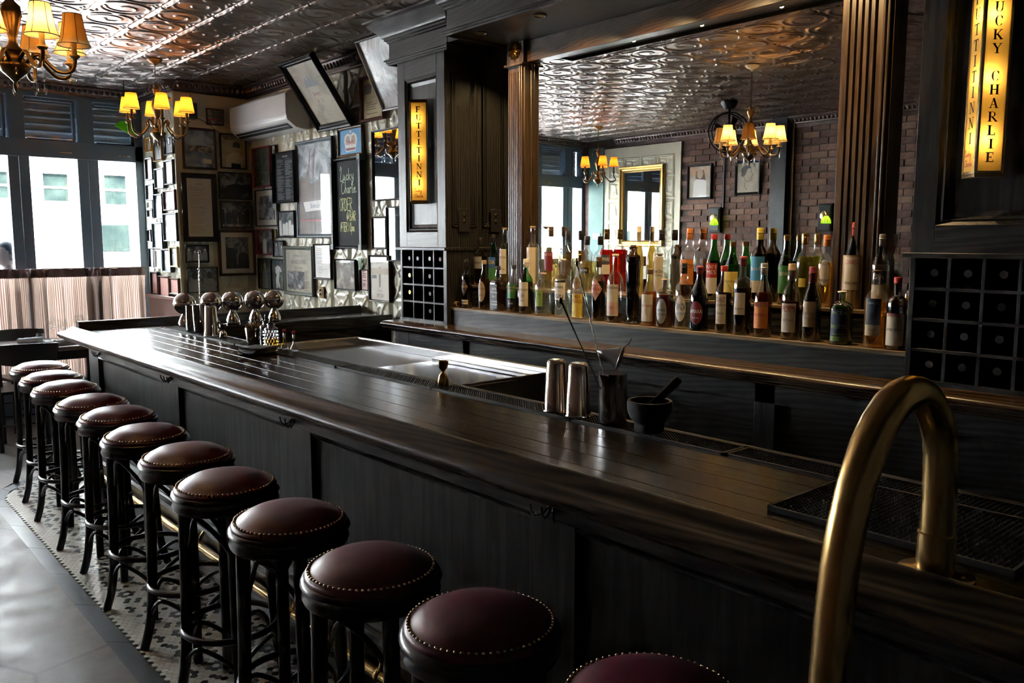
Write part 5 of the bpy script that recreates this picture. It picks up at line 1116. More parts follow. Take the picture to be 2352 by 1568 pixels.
# chalkboard with squared frame
t = picture('R', 768,362,833,570, .02,'f_black','chalkboard','tall chalkboard in a black frame with handwritten ordering note', None, glass=False, d=.04, name='chalkboard', group='')
for c in t.children:
    if c.name.startswith('print'): cb = c
vs_ = [v.co for v in cb.data.vertices]; cw = max(v.x for v in vs_)*2; z0 = min(v.z for v in vs_); chh = max(v.z for v in vs_)-z0; yy = min(v.y for v in vs_)-.0006
b = MB(); strokes(b, LUCKY, -cw*.32, z0+chh*.755, cw*.25, .0065, yy); strokes(b, CHARLIE, -cw*.28, z0+chh*.615, cw*.22, .0065, yy); b.build('chalk_script', 'chalk', cb, smooth=0)
CH = {'O':[[(.3,1),(.05,.8),(0,.4),(.15,.05),(.4,.05),(.6,.4),(.55,.85),(.3,1)]],'R':[[(0,0),(0,1),(.4,.95),(.45,.65),(.05,.5),(.5,0)]],'D':[[(0,0),(0,1),(.35,.9),(.5,.5),(.35,.1),(0,0)]],'E':[[(.5,1),(0,1),(0,0),(.5,0)],[(0,.5),(.4,.5)]],'B':[[(0,0),(0,1),(.35,.95),(.4,.65),(.05,.52),(.45,.4),(.45,.1),(0,0)]],
      'A':[[(0,0),(.28,1),(.55,0)],[(.1,.4),(.45,.4)]],'F':[[(0,0),(0,1),(.5,1)],[(0,.5),(.4,.5)]],'T':[[(.25,0),(.25,1)],[(0,1),(.55,1)]],'1':[[(.1,0),(.15,1)]],'0':[[(.3,1),(.05,.6),(.1,.1),(.35,.0),(.5,.5),(.3,1)]],'p':[[(0,.5),(0,-.35)],[(0,.45),(.3,.5),(.35,.15),(0,.05)]],'m':[[(0,0),(0,.5),(.2,.45),(.2,.05)],[(.2,.45),(.4,.45),(.42,.0)]],'@':[[(.5,.3),(.35,.6),(.15,.4),(.3,.2),(.5,.4),(.6,.2),(.65,.6),(.4,.9),(.1,.7),(.05,.3),(.3,0)]]}
b = MB()
for ln, zf, s in (('ORDER',.415,.125),('@ BAR',.295,.095),('AFTER 10pm',.17,.09)):
    k = {'ORDER':.78,'@ BAR':.8,'AFTER 10pm':.62}[ln]; x = -cw*.36 if ln != '@ BAR' else -cw*.10
    for ch in ln:
        if ch != ' ': strokes(b, CH[ch], x, z0+chh*zf, cw*s*2, .0062, yy, sx=.62)
        x += cw*s*(.98 if ch != ' ' else .6)*k*1.05
b.build('chalk_writing', 'chalk_yellow', cb, smooth=0)
w_ = cw+.04; h_ = chh+.04
for sx_ in (-1, 1):
    MB().box(sx_*(w_/2)-.016, sx_*(w_/2)+.016, -.05, 0, .02, h_-.02).build('side_post', 'f_black', t, bevel=.003)
    for z in (-.012, h_-.03): MB().box(sx_*(w_/2)-.024, sx_*(w_/2)+.024, -.056, 0, z, z+.045).build('corner_block', 'f_grey', t, bevel=.003)
# switch plate, pennant
q = onx(738, 671, XR-.01); sw = thing('switch_plate', 'brass switch plate with black toggles below the newspaper', 'switch', (XR-.003, q.y, q.z), -PI/2)
MB().box(-.038, .038, -.007, 0, -.05, .05).build('plate', 'brass_dark', sw, bevel=.002); MB().box(.006, .022, -.010, -.006, -.03, .03).build('rocker', 'black_plastic', sw, bevel=.001)
for z in (.018, -.018): MB().lathe([(.008,.006),(.007,.016),(.004,.018)], (-.016,0,z), 12, 'y').build('knob', 'black_plastic', sw)
q = onx(826, 592, XR-.01); pn = MB().prism([(-.028,0),(.028,0),(.004,-.155),(-.004,-.155)], 'y', -.012, -.008).build('pennant', 'p_green', None, (XR, q.y, q.z), (0,0,-PI/2), smooth=0); tag(pn, 'little green felt pennant hanging beside the gin advertisement', 'pennant')
# two large frames leaning out from the top of the wall
def leaning(p0, p1, q0, q1, name, label, f, fm_, pm, art, d, glass=True, prof=None):
    a, c = onx(*p0, XR-.03), onx(*p1, XR-.03); y0, y1 = a.y, c.y; zb = (a.z+c.z)/2
    d_ = ray(*q0); T = _C + d_*(y0/d_.y)
    h = math.hypot(T.x-(XR-.03), T.z-zb); tilt = math.atan2((XR-.03)-T.x, T.z-zb)
    t = framed(name, label, (XR-.03, (y0+y1)/2, zb), 0, abs(y0-y1), h, f, fm_, pm, art, None, 0, d, glass, prof)
    t.rotation_euler = (Matrix.Rotation(-PI/2, 4, 'Z') @ Matrix.Rotation(tilt, 4, 'X')).to_euler(); return t
dk = both(words([('Savigny',0,.50,.085,'p_maroon',{'sx':.9}),('C    C',0,.38,.065,'p_ink',{}),('APPELLATION CONTROLEE',0,.27,.018,'p_grey',{})]), textlines('p_grey',9,1,.2,.25,.04,.18), shapes([('p_grey',[(-.25,.62),(.25,.62),(.22,.72),(.15,.70),(.12,.80),(.05,.72),(0,.82),(-.06,.72),(-.12,.78),(-.2,.70)])]))
leaning((740,298), (817,283), (646,143), None, 'picture_frame', 'large wine label print in an ornate black frame leaning out from the wall', .05, 'f_black', 'old_paper', dk, .045, False, prof=[(0,0),(0,-.045),(.008,-.05),(.02,-.044),(.026,-.03),(.032,-.030),(.035,-.034),(.04,-.030),(.05,-.018),(.05,-.012)])
leaning((885,253), (955,238), (820,94), None, 'leaning_mirror', 'silver-framed mirror with painted-in floor reflection leaning out from the wall beside the cornice', .016, 'f_silver', 'painted_reflection', None, .03, False)
picture('R', 829,171,882,277, .024,'f_mahogany','yellow_paper','mahogany-framed yellowed theatre bill between the leaning frames', both(words([('Prayer of Dorothy',0,.52,.06,'p_ink',{'sx':.62})]), shapes([('p_ink',[(-.4,.62),(-.1,.62),(-.05,.8),(-.2,.9),(-.4,.85)])]), textlines('p_brown',6,1,.15,.4,.06,.3)), d=.035)
# --- end wall --------------------------------------------------------------
picture('B', 419,294,497,389, .022,'f_brown','paint_blue','landscape print with a blue sky on the end wall', shapes([('photo_3',[(-.4,.42),(.45,.40),(.42,.56),(.1,.6),(-.35,.58)]),('p_cream',[(.1,.12),(.4,.10),(.4,.22),(.1,.24)])]))
def sport(p, w, h, z, y):
    P = lambda l: [(a*w, z+c*h) for a, c in l]
    b = MB(); flat_text(b, 'SPORT', -.12*w, z+.91*h, .16*h, y-.0004, sx=.85, bold=.02); b.build('lettering', 'p_ink', p, smooth=0)
    poly(MB(), P([(-.35,.0),(.35,.0),(.40,.3),(.2,.5),(-.05,.48),(-.3,.35)]), y).build('jersey', 'p_paper', p, smooth=0); poly(MB(), P([(-.1,.0),(.3,.0),(.3,.12),(-.1,.14)]), y-.0003).build('belt', 'p_navy', p, smooth=0)
    ell(MB(), .14*w, z+.60*h, .15*w, .13*h, y-.0003).build('face', 'p_tan', p, smooth=0); poly(MB(), P([(-.02,.64),(.3,.62),(.28,.76),(.12,.82),(0,.76)]), y-.0005).build('cap', 'p_ink', p, smooth=0)
picture('B', 506,308,566,388, .013,'f_black','yellow_paper','framed sports magazine cover on the end wall', sport)
picture('B', 419,398,499,555, .048,'f_black','p_paper','tall framed list in a wide black frame on the end wall', both(words([('NOTES',0,.90,.035,'p_brown',{})]), textlines('p_tan',44,1,.1,.85,.05,.35)))
picture('B', 503,396,578,458, .010,'f_black','photo_2','black-framed photograph of a race on the end wall', shapes([('p_ink',[(-.3,.2),(.3,.2),(.35,.5),(.05,.6),(-.3,.5)])]))
picture('B', 507,462,578,524, .016,'f_walnut','photo_1','wood-framed photograph of a house and crowd on the end wall', people(9,'p_ink','p_grey',.1,.08))
picture('B', 503,528,587,633, .024,'f_brown','photo_2','large matted photograph in a brown frame on the end wall', people(2,'p_ink','p_grey',0,.16), 'p_paper', .045)
picture('B', 426,562,480,603, .014,'f_black','photo_0','small black-framed group photograph on the end wall', people(4,'p_grey','p_white',.05,.13))
picture('B', 430,613,501,672, .010,'f_brown','photo_4','photograph of a man in a hat and a boy on the end wall', people(2,'p_grey','p_ink',0,.16,3))
picture('B', 474,250,514,288, .014,'f_brown','photo_3','small brown-framed print high on the end wall', shapes([('p_red',[(-.4,.2),(.3,.3),(.2,.42),(-.4,.34)])]))
sp_ = ony(435, 255, YB-.05); s = thing('speaker', 'small black loudspeaker high on the end wall', 'speaker', (sp_.x, YB-.005, sp_.z), 0)
MB().box(-.055, .055, -.10, 0, -.07, .07).build('cabinet', 'black_plastic', s, bevel=.006); MB().lathe([(.04,.10),(.042,.104),(.02,.098),(.001,.1)], (0,0,-.01), 20, 'y').build('cone', 'rubber', s, smooth=50); MB().box(-.02, .02, -.05, 0, .07, .09).build('bracket', 'black_plastic', s)
tag(MB().tube([(sp_.x+.03,YB-.012,2.95),(sp_.x+.02,YB-.012,2.86),(sp_.x+.06,YB-.012,2.75),(sp_.x+.17,YB-.02,2.70),(sp_.x+.30,YB-.03,2.60),(sp_.x+.36,YB-.03,2.56)], .003, 5).build('speaker_cable', 'black_plastic', smooth=80), 'thin black cable trailing across the end wall from the speaker', 'cable')
# --- alcove wall: the small frames -----------------------------------------
AL = [(336,315,348,349,'gilt','old_paper','little gilt frame at the top left'),(353,312,373,370,'gilt_dark','photo_3','ornate dark gilt frame in the top row'),(378,309,399,355,'f_black','photo_1','small black frame at the top right'),
 (336,362,352,413,'f_blue','p_pink','narrow dark frame with pale print, second row left'),(357,386,378,433,'f_blue','p_white','blue-black frame with white print, second row middle'),(379,367,399,424,'f_blue','p_white','tall dark frame with white print, second row right'),
 (337,422,355,460,'f_blue','photo_1','small dark frame at the left edge, third row'),(377,436,404,483,'f_mahogany','photo_4','mahogany frame in the third row'),(355,445,375,503,'f_blue','photo_4','tall blue-black frame in the third row'),
 (339,461,353,479,'f_white','p_paper','tiny white frame at the left edge'),(340,480,353,500,'f_blue','photo_0','tiny dark frame under the white one'),(377,489,408,554,'f_blue','photo_4','largest frame with a grey blue photograph'),
 (352,511,375,571,'f_blue','photo_4','tall dark frame left of the largest one'),(340,527,349,555,'f_black','photo_2','tiny black frame at the left edge, fifth row'),(344,570,355,614,'f_blue','p_white','narrow dark frame with white print, sixth row left'),
 (357,573,374,617,'f_white','p_white','white frame in the sixth row'),(375,572,394,625,'f_blue','photo_1','dark frame in the sixth row beside the gold one'),(392,566,410,613,'gilt','photo_4','gold frame at the right edge'),
 (348,624,364,677,'f_blue','p_pink','tall dark frame in the bottom row'),(366,634,390,682,'f_mahogany','p_pink','deep mahogany frame in the bottom row'),(390,638,412,676,'f_oak','p_pink','oak frame at the end of the bottom row')]
for k, (a, b_, c, d_, fm_, pm, lb) in enumerate(AL):
    picture('A', a, b_, c, d_, .016 if c-a > 12 else .010, fm_, pm, lb + ' on the alcove wall', people(1+k%3,'p_grey','p_ink',0,.14,k) if pm.startswith('photo') else (textlines('p_tan',8,1,.2) if pm in ('p_white','p_paper','old_paper') else None), d=.03, glass=False, group='small frames on the alcove wall')
# --- opposite wall, seen in the mirror --------------------------------------
def profile_head(p, w, h, z, y):
    P = lambda l: [(a*w, z+c*h) for a, c in l]
    poly(MB(), P([(.30,.55),(.32,.80),(.2,.92),(-.05,.93),(-.15,.84),(.02,.80),(.1,.62),(.18,.55)]), y).build('hair', 'p_ink', p, smooth=0)
    b = MB(); strokes(b, [[(-.15*w,.84*h),(-.14*w,.70*h),(-.26*w,.58*h),(-.16*w,.54*h),(-.18*w,.46*h),(-.12*w,.40*h),(.0,.36*h),(.1*w,.40*h),(.2*w,.55*h)],[(.1*w,.4*h),(.16*w,.2*h),(.02*w,.08*h)]], 0, z, 1, .006, y); b.build('pen_line', 'p_ink', p, smooth=0)
picture('O', 1580,377,1636,458, .03,'f_black','old_paper','portrait drawing of a bearded man in a black frame on the brick wall', both(people(1,'p_white','p_tan',0,.16), shapes([('p_brown',[(-.3,.55),(.2,.6),(.2,.85),(-.2,.88)])])), d=.03)
picture('O', 1690,369,1748,447, .03,'f_black','old_paper','profile drawing of a dark-haired man in a black frame on the brick wall', profile_head, d=.03)
t = picture('O', 1425,380,1528,566, .085,'gilt','mirror_old','large gilt-framed mirror on the cream tin patch', None, glass=False, d=.06, name='gilt_mirror', group='', prof=[(0,0),(0,-.04),(.012,-.06),(.03,-.058),(.042,-.04),(.06,-.032),(.07,-.036),(.078,-.026),(.085,-.02),(.085,-.012)])
# ================================================================ CHANDELIERS
def shade_mesh(r0, r1, h, n_, flare, pleat):
    b = MB(); k = 7; vs_ = []; fs_ = []
    for j in range(k+1):
        f = j/k; r = r0 + (r1-r0)*(f if not flare else (f**.62)); z = h*f
        for i in range(n_):
            a = 2*PI*i/n_; q = 1 + (pleat*(1 if i % 2 else -1)); vs_.append((r*q*math.cos(a), r*q*math.sin(a), z))
    fs_ = [(j*n_+i, j*n_+(i+1)%n_, (j+1)*n_+(i+1)%n_, (j+1)*n_+i) for j in range(k) for i in range(n_)]
    return b.add(vs_, fs_)
def chandelier(x, y, zh, label, n_, R, m_, style, lit, power, top, phase, metal='brass_dark', drops=True):
    """zh = height of the arm hub; shades stand on candle tubes at radius R"""
    t = thing('chandelier', label, 'chandelier', (x, y, zh))
    sh = .125 if style == 'bell' else .118
    MB().lathe([(.001,-.105),(.006,-.095),(.010,-.075),(.006,-.062),(.022,-.045),(.050,-.020),(.062,0),(.058,.012),(.036,.022),(.030,.05),(.040,.065),(.022,.085),(.014,.11),(.020,.13),(.028,.16),(.040,.21),(.036,.245),(.016,.265),(.013,.30),(.024,.32),(.030,.345),(.010,.36),(.006,.40)], n=20).build('stem', metal, t, smooth=60)
    ch = MB(); z = .40; k = 0; H = ZC - zh
    while z < H-.05:
        L = [(.006*math.cos(a*PI/4), 0, z+.012+.014*math.sin(a*PI/4)) for a in range(8)] if k % 2 == 0 else [(0, .006*math.cos(a*PI/4), z+.012+.014*math.sin(a*PI/4)) for a in range(8)]
        ch.tube(L, .0018, 4, closed=True); z += .021; k += 1
    o = ch.build('chain', metal, t, smooth=0); o['kind'] = 'stuff'
    MB().lathe([(.055,H-.002),(.060,H-.012),(.045,H-.03),(.015,H-.042),(.005,H-.06)], n=24).build('canopy', top, t, smooth=50)
    sm = {}
    for k in range(n_):
        a = phase + 2*PI*k/n_; c, s = math.cos(a), math.sin(a)
        pr = [(.045,.02),(.075,.045),(.10,.05),(.13,.02),(.165,-.012),(.20,-.018),(.225,-.005),(R,.025),(R,.05)] if style == 'bell' else [(.04,.06),(.07,.10),(.09,.085),(.085,.055),(.11,.02),(.15,-.02),(.19,-.025),(.225,.0),(R,.045),(R,.09)]
        MB().tube(crom([(r*c, r*s, z) for r, z in pr], 4), .0082, 8).build('arm', metal, t, smooth=80)
        zc = pr[-1][1]
        MB().lathe([(.012,zc-.01),(.022,zc),(.020,zc+.006),(.011,zc+.008),(.0105,zc+.07),(.006,zc+.072)], (R*c, R*s, 0), 14).build('candle', 'candle' if style == 'bell' else 'brass_dark', t, smooth=50)
        zb = zc + (.045 if style == 'bell' else .075)
        r0, r1 = (.064,.036) if style == 'bell' else (.060,.040)
        b = shade_mesh(r0, r1, sh, 24 if style == 'bell' else 44, style == 'bell', 0 if style == 'bell' else .012); b.move((R*c, R*s, zb)); so_ = b.build('shade', m_, t, smooth=70)
        for r, z in ((r0, zb), (r1, zb+sh)): MB().tube([(R*c+r*1.01*math.cos(i*PI/12), R*s+r*1.01*math.sin(i*PI/12), z) for i in range(24)], .0022, 4, closed=True).build('shade_binding', 'trim_brown', so_, smooth=0)
        if style == 'bell':
            for i in range(6):
                q = i*PI/3+a; MB().tube([(R*c+(r0+(r1-r0)*f**.62+.0006)*math.cos(q), R*s+(r0+(r1-r0)*f**.62+.0006)*math.sin(q), zb+sh*f) for f in (0,.2,.45,.7,1)], .0013, 4).build('shade_rib', 'trim_brown', so_, smooth=0)
        if k in lit: point('candle_bulb', (R*c, R*s, zb+sh*.45), power, (1,.66,.30), .014, t)
        MB().lathe([(.003,zc-.016),(.0075,zc-.03),(.004,zc-.04)], (R*c, R*s, 0), 8).lathe([(.001,zc-.042),(.004,zc-.05),(.0085,zc-.085),(.001,zc-.10)], (R*c, R*s, 0), 8).build('crystal_drop', 'crystal', t, smooth=20)
        if drops:
            q = a+PI/n_; MB().lathe([(.001,-.045),(.006,-.06),(.001,-.07),(.004,-.075),(.008,-.115),(.001,-.13)], (.11*math.cos(q), .11*math.sin(q), .03), 8).build('crystal_drop', 'crystal', t, smooth=20)
    for k in range(4):                                          # upper scrolls
        a = phase + .4 + k*PI/2; c, s = math.cos(a), math.sin(a)
        MB().tube([(r*c, r*s, z) for r, z in [(.012,.34),(.035,.385),(.07,.37),(.085,.33),(.072,.31)]], .004, 6).build('scroll', metal, t, smooth=80)
    return t
chandelier(.81, 4.07, 2.335, 'large brass chandelier with cream bell shades nearest the camera', 8, .235, 'shade_cream', 'bell', (0,2,3,4,5,6), 1.3, 'p_cream', .25)
chandelier(2.40, 7.08, 2.475, 'small bronze chandelier with yellow pleated shades by the alcove', 6, .235, 'shade_yellow', 'drum', (0,1,2,3,4,5), .65, 'brass_dark', .35)
chandelier(-1.02, 7.50, 2.39, 'bronze chandelier with orange pleated shades seen in the mirror', 5, .20, 'shade_orange', 'drum', (0,1,2,3,4), .6, 'brass_dark', .2, drops=False)
MB().lathe([(.055,.30),(.052,.295),(.02,.275),(.012,.272)], n=24).build('loose_canopy', 'brass_dark', [o for o in bpy.data.objects if o.name.startswith('chandelier')][1], (0,0,0), (.0,.22,0), smooth=50)
# ================================================================ AIR CONDITIONER
ya, yb = onx(531, 260, XR-.20).y, onx(661, 240, XR-.20).y; za, zb_ = 2.50, 2.835
ac = thing('air_conditioner', 'white wall-mounted air conditioner above the pictures', 'air conditioner', (XR, 0, 0))
zt = onx(661, 203, XR-.21).z; zb_ = onx(661, 268, XR-.21).z; zu = zb_-.075
MB().prism([(-.005,zt+.0),(-.17,zt),(-.195,zt-.008),(-.21,zt-.03),(-.215,zb_),(-.205,zb_-.02),(-.13,zu),(-.06,zu-.012),(-.005,zu-.012)], 'y', yb, ya).build('shell', 'white_plastic', ac, smooth=40, bevel=.004)
MB().box(-.2185, -.21, yb+.004, ya-.004, zb_+.02, zt-.028).build('front_cover', 'white_plastic', ac, bevel=.004)
MB().prism([(-.2055,zb_-.014),(-.197,zb_-.012),(-.125,zu+.004),(-.135,zu-.005)], 'y', yb+.06, ya-.03).build('outlet_slot', 'dark_slot', ac)
for f in (.3, .68):
    x0, z0 = -.2055+f*.07, zb_-.014+f*(zu-.005-zb_+.014)
    MB().box(x0-.016, x0+.006, yb+.07, ya-.04, z0-.003, z0).build('louvre', 'white_plastic', ac, bevel=.001)
b = MB(); flat_text(b, 'aura', 0, 0, .014); b.xf(Matrix.Translation((-.2192, yb+.05, zb_+.04)) @ Matrix.Rotation(-PI/2, 4, 'Z')).build('lettering', 'grey_plastic', ac, smooth=0)
# ================================================================ THINGS SEEN IN THE MIRROR
fan = thing('ceiling_fan', 'black caged fan hanging from the ceiling by the brick wall', 'fan', (-.62, 5.27, 0))
MB().lathe([(.085,ZC-.002),(.09,ZC-.02),(.06,ZC-.07),(.05,ZC-.08),(.016,ZC-.085),(.016,2.9)], n=24).build('mount', 'black_plastic', fan, smooth=50)
import mathutils
FM = Matrix.Translation((-.0,0,2.74)) @ Matrix.Rotation(math.radians(35), 4, 'Z')
for r, y in ((.20,-.05),(.20,.05)): MB().tube([(r*math.cos(k*PI/16), y, r*math.sin(k*PI/16)) for k in range(32)], .008, 6, closed=True).xf(FM).build('cage_ring', 'black_plastic', fan, smooth=80)
b = MB()
for k in range(28): a = 2*PI*k/28; b.tube([(.04*math.cos(a), -.07, .04*math.sin(a)), (.14*math.cos(a+.2), -.068, .14*math.sin(a+.2)), (.20*math.cos(a+.3), -.05, .20*math.sin(a+.3))], .0016, 4)
o = b.xf(FM).build('cage_wires', 'black_plastic', fan, smooth=0); o['kind'] = 'stuff'
MB().lathe([(.05,-.09),(.055,-.06),(.055,.08),(.03,.10)], ax='y', n=18).xf(FM).build('motor', 'black_plastic', fan, smooth=50)
for k in range(4):
    a = k*PI/2+.4; MB().add([(.03*math.cos(a),-.01,.03*math.sin(a)),(.17*math.cos(a-.25),-.03,.17*math.sin(a-.25)),(.175*math.cos(a+.25),.01,.175*math.sin(a+.25)),(.035*math.cos(a+.8),.02,.035*math.sin(a+.8))], [(0,1,2,3)]).xf(FM).build('blade', 'dark_metal', fan)
MB().tube([(0,0,2.95),(0,0,2.80)], .014, 8).build('rod', 'black_plastic', fan, smooth=60)
def sconce(y, z, lb):
    t = thing('wall_sconce', lb, 'sconce', (XO+.01, y, z), 0, 'green glass sconces on the brick wall')
    MB().box(0, .05, -.085, .085, -.16, .16).box(.05, .062, -.07, .07, -.14, .14).build('back_box', 'f_black', t, bevel=.006)
    MB().lathe([(.055,.062),(.05,.072),(.02,.076),(.012,.09)], (0,0,.02), 20, 'x').build('rosette', 'brass', t, smooth=50)
    MB().tube([(.08,0,.02),(.12,-.02,.07),(.15,-.05,.075),(.16,-.07,.05),(.16,-.075,.03)], .006, 8).build('arm', 'brass', t, smooth=80)
    MB().lathe([(.055,-.07),(.052,-.04),(.034,0),(.018,.018)], (.16,-.075,0), 12).build('shade', 'jade', t, smooth=20)
    b = MB()
    for k in range(12):
        a = 2*PI*(k+.5)/12; c, s = math.cos(a), math.sin(a); b.add([(.16+.056*c,-.075+.056*s,-.066),(.16+.056*math.cos(a+.17),-.075+.056*math.sin(a+.17),-.04),(.16+.040*c,-.075+.040*s,-.008),(.16+.056*math.cos(a-.17),-.075+.056*math.sin(a-.17),-.04)], [(0,1,2,3)])
    b.build('shade_lozenges', 'amber_glass', t, smooth=0)
    point('sconce_bulb', (.16, -.075, -.035), .45, (1,.72,.36), .012, t)
sconce(6.47, 1.88, 'green glass sconce on a black box beside the portraits'); sconce(4.96, 1.88, 'green glass sconce farther right on the brick wall')
q = thing('switch_bank', 'grey switch plate with six toggles on the teal pier', 'switch', (XO+.031, 8.55, 1.68))
MB().box(0, .006, -.07, .07, -.045, .045).build('plate', 'f_silver', q, bevel=.001)
for i in range(3):
    for j in (0, 1): MB().box(.006, .016, -.045+i*.04, -.033+i*.04, -.02+j*.03, -.008+j*.03).build('toggle', 'white_plastic', q)
g = thing('green_lamp', 'green glass shell lamp hanging near the window', 'lamp', ony(290, 300, 8.2))
MB().lathe([(.001,.06),(.035,.055),(.07,.03),(.088,-.01),(.09,-.03)], n=28, sx=1.05, sy=.55).build('shell', 'jade', g, (0,0,.02), (.3,.45,.2), smooth=80)
MB().tube([(0,0,.12),(.0,.01,.5),(.0,.01,ZC-g.location.z)], .004, 6).build('cord', 'black_plastic', g); MB().box(-.10,.10,-.006,.006,.12,.13).build('bar', 'brass_dark', g)
tag(MB().tube([(-.3,8.77,2.72),(-.1,8.77,2.6),(.05,8.77,2.63),(.2,8.77,2.58)], .012, 6).build('blue_tape', 'p_blue', smooth=60), 'length of blue tape and cable hung across the window frame seen in the mirror', 'tape')
# ================================================================ WINDOW SIDE: CURTAINS, TABLE, CHAIRS
rod = tag(MB().tube([(XO+.05, 8.745, 1.345), (XP-.04, 8.745, 1.345)], .008, 8).build('curtain_rod', 'brass_dark', smooth=60), 'slim brass cafe curtain rod across the windows', 'curtain rod')
def curtain(x0, x1, lb, seed, zt=1.355, zl=1.03, mt='curtain', dy=0, par=None):
    rnd = random.Random(seed); b = MB(); n_, m_ = 150, 14; W = x1-x0; ph = [rnd.uniform(0,6) for _ in range(4)]
    vs_ = []; uvs = []
    s = 0; px0 = None
    for i in range(n_+1):
        t = i/n_; x = x0+W*t
        amp = .036*(1+.4*math.sin(t*7+ph[0]))
        off = amp*math.sin(t*W*42 + 1.3*math.sin(t*9+ph[1])) + .012*math.sin(t*W*95+ph[2])
        if px0 is not None: s += math.hypot(W/n_, off-px0)
        px0 = off
        for j in range(m_+1):
            f = j/m_; z = zt - f*zl; k = .25+.75*min(1, max(0, (f-.06)/.15)); k = .35 if f < .02 else (.12 if abs(f-.07) < .02 else k)
            vs_.append((x + .01*math.sin(f*3+t*30)*f, 8.745 + dy + off*(k if not par else .5) + (.006 if f < .06 else 0), z)); uvs.append((s/.019, f))
    fs_ = [(i*(m_+1)+j, i*(m_+1)+j+1, (i+1)*(m_+1)+j+1, (i+1)*(m_+1)+j) for i in range(n_) for j in range(m_)]
    o = b.add(vs_, fs_).build('cafe_curtain' if not par else 'heading', mt, par, smooth=80); uv = o.data.uv_layers.new(name='cloth')
    for l in o.data.loops: uv.data[l.index].uv = uvs[l.vertex_index]
    if par: return o
    curtain(x0, x1, lb, seed, 1.362, .085, 'curtain_head', -.012, o)
    return tag(o, lb, 'curtain', 'striped cafe curtains along the windows')
cx = [XP-.05, 2.33, 1.74, 1.15, .56, -.03, -.62, -1.21, XO+.06]
nm = ['against the alcove wall','behind the bar end','behind the far dining table','left of the far dining table','near the middle of the windows','left of the middle of the windows','third from the brick wall','next to the brick wall corner']
for k in range(8): curtain(cx[k+1]-.008, cx[k]+.004, 'red and cream striped cafe curtain ' + nm[k], k)
# table
tx, ty = 1.60, 8.0
tb = thing('dining_table', 'small dark dining table set by the window', 'table', (tx, ty, 0))
MB().box(-.38, .54, -.40, .36, .715, .75).build('table_top', 'table_top', tb, bevel=.004); MB().box(-.36, .52, -.38, .34, .64, .715).build('apron', 'chair_wood', tb, bevel=.003)
for sx_ in (-.34, .50):
    for sy_ in (-.34, .32): MB().box(sx_-.025, sx_+.025, sy_-.025, sy_+.025, 0, .64).build('leg', 'chair_wood', tb, bevel=.003)
def chair(x, y, rz, lb):
    t = thing('dining_chair', lb, 'chair', (x, y, 0), rz, 'dark bentwood dining chairs')
    MB().prism([(-.19,-.19),(.19,-.19),(.21,.0),(.2,.2),(-.2,.2),(-.21,.0)], 'z', .435, .46).build('seat', 'chair_wood', t, bevel=.006)
    for sx_ in (-1, 1):
        MB().tube([(sx_*.185,.17,0),(sx_*.18,.17,.44)], .017, 8).build('front_leg', 'chair_wood', t, smooth=60)
        MB().tube([(sx_*.19,-.24,0),(sx_*.18,-.19,.44),(sx_*.20,-.22,.64),(sx_*.215,-.27,.825)], .017, 8).build('back_leg', 'chair_wood', t, smooth=60)
    n_ = 12; vs_ = []
    for i in range(n_+1):
        f = i/n_*2-1; x_ = f*.235; y_ = -.265-.055*(1-f*f)
        zt = .838 - .012*f*f; zb = .665+.035*abs(f)**2.2+ (.06*max(0, abs(f)-.8)/.2)
        for yy_ in (0, .016): vs_ += [(x_, y_+yy_+.02, zb), (x_, y_+yy_-.01, zt)]
    fs_ = []
    for i in range(n_): a, c = i*4, i*4+4; fs_ += [(a,c,c+1,a+1),(a+2,a+3,c+3,c+2),(a+1,c+1,c+3,a+3),(a,a+2,c+2,c)]
    fs_ += [(0,1,3,2),(n_*4,n_*4+2,n_*4+3,n_*4+1)]
    MB().add(vs_, fs_).build('backrest', 'chair_wood', t, smooth=40)
    for z, a in ((.2,-.22),(.2,.17)): MB().tube([(-.185,a,z),(.185,a,z)], .009, 6).build('stretcher', 'chair_wood', t, smooth=60)
chair(1.41, 7.54, math.radians(-6), 'dark wooden chair with a curved backrest behind the farthest bar stool'); chair(1.58, 8.20, math.radians(188), 'dark wooden chair on the window side of the dining table')
# glassware and napkins
def wineglass(x, y, lb):
    t = thing('wine_glass', lb, 'wine glass', (x, y, .7505), 0, 'wine glasses on the dining table')
    MB().lathe([(.034,0),(.034,.002),(.006,.006),(.0035,.012),(.0035,.075),(.012,.085),(.033,.105),(.040,.135),(.038,.17),(.033,.195)], n=24).build('glass_body', 'glass', t, smooth=60)
for (u, v), lb in (((118,780),'wine glass on the dining table nearest the chair back'), ((145,785),'middle wine glass on the dining table'), ((183,760),'wine glass on the dining table nearest the bar end')):
    q = onz(u, v, .75); y = min(max(q.y, 7.7), 8.30); d_ = ray(u, 760); x = d_.x*(y/d_.y); wineglass(x, y, lb)
q = onz(93, 784, .75); y = 8.0; d_ = ray(93, 775); tg = thing('tumbler', 'short water tumbler on the dining table', 'glass', (d_.x*y/d_.y, y, .7505))
MB().lathe([(.03,0),(.031,.003),(.036,.085),(.0345,.085),(.029,.006),(.001,.006)], n=24).build('glass_body', 'glass', tg, smooth=50)
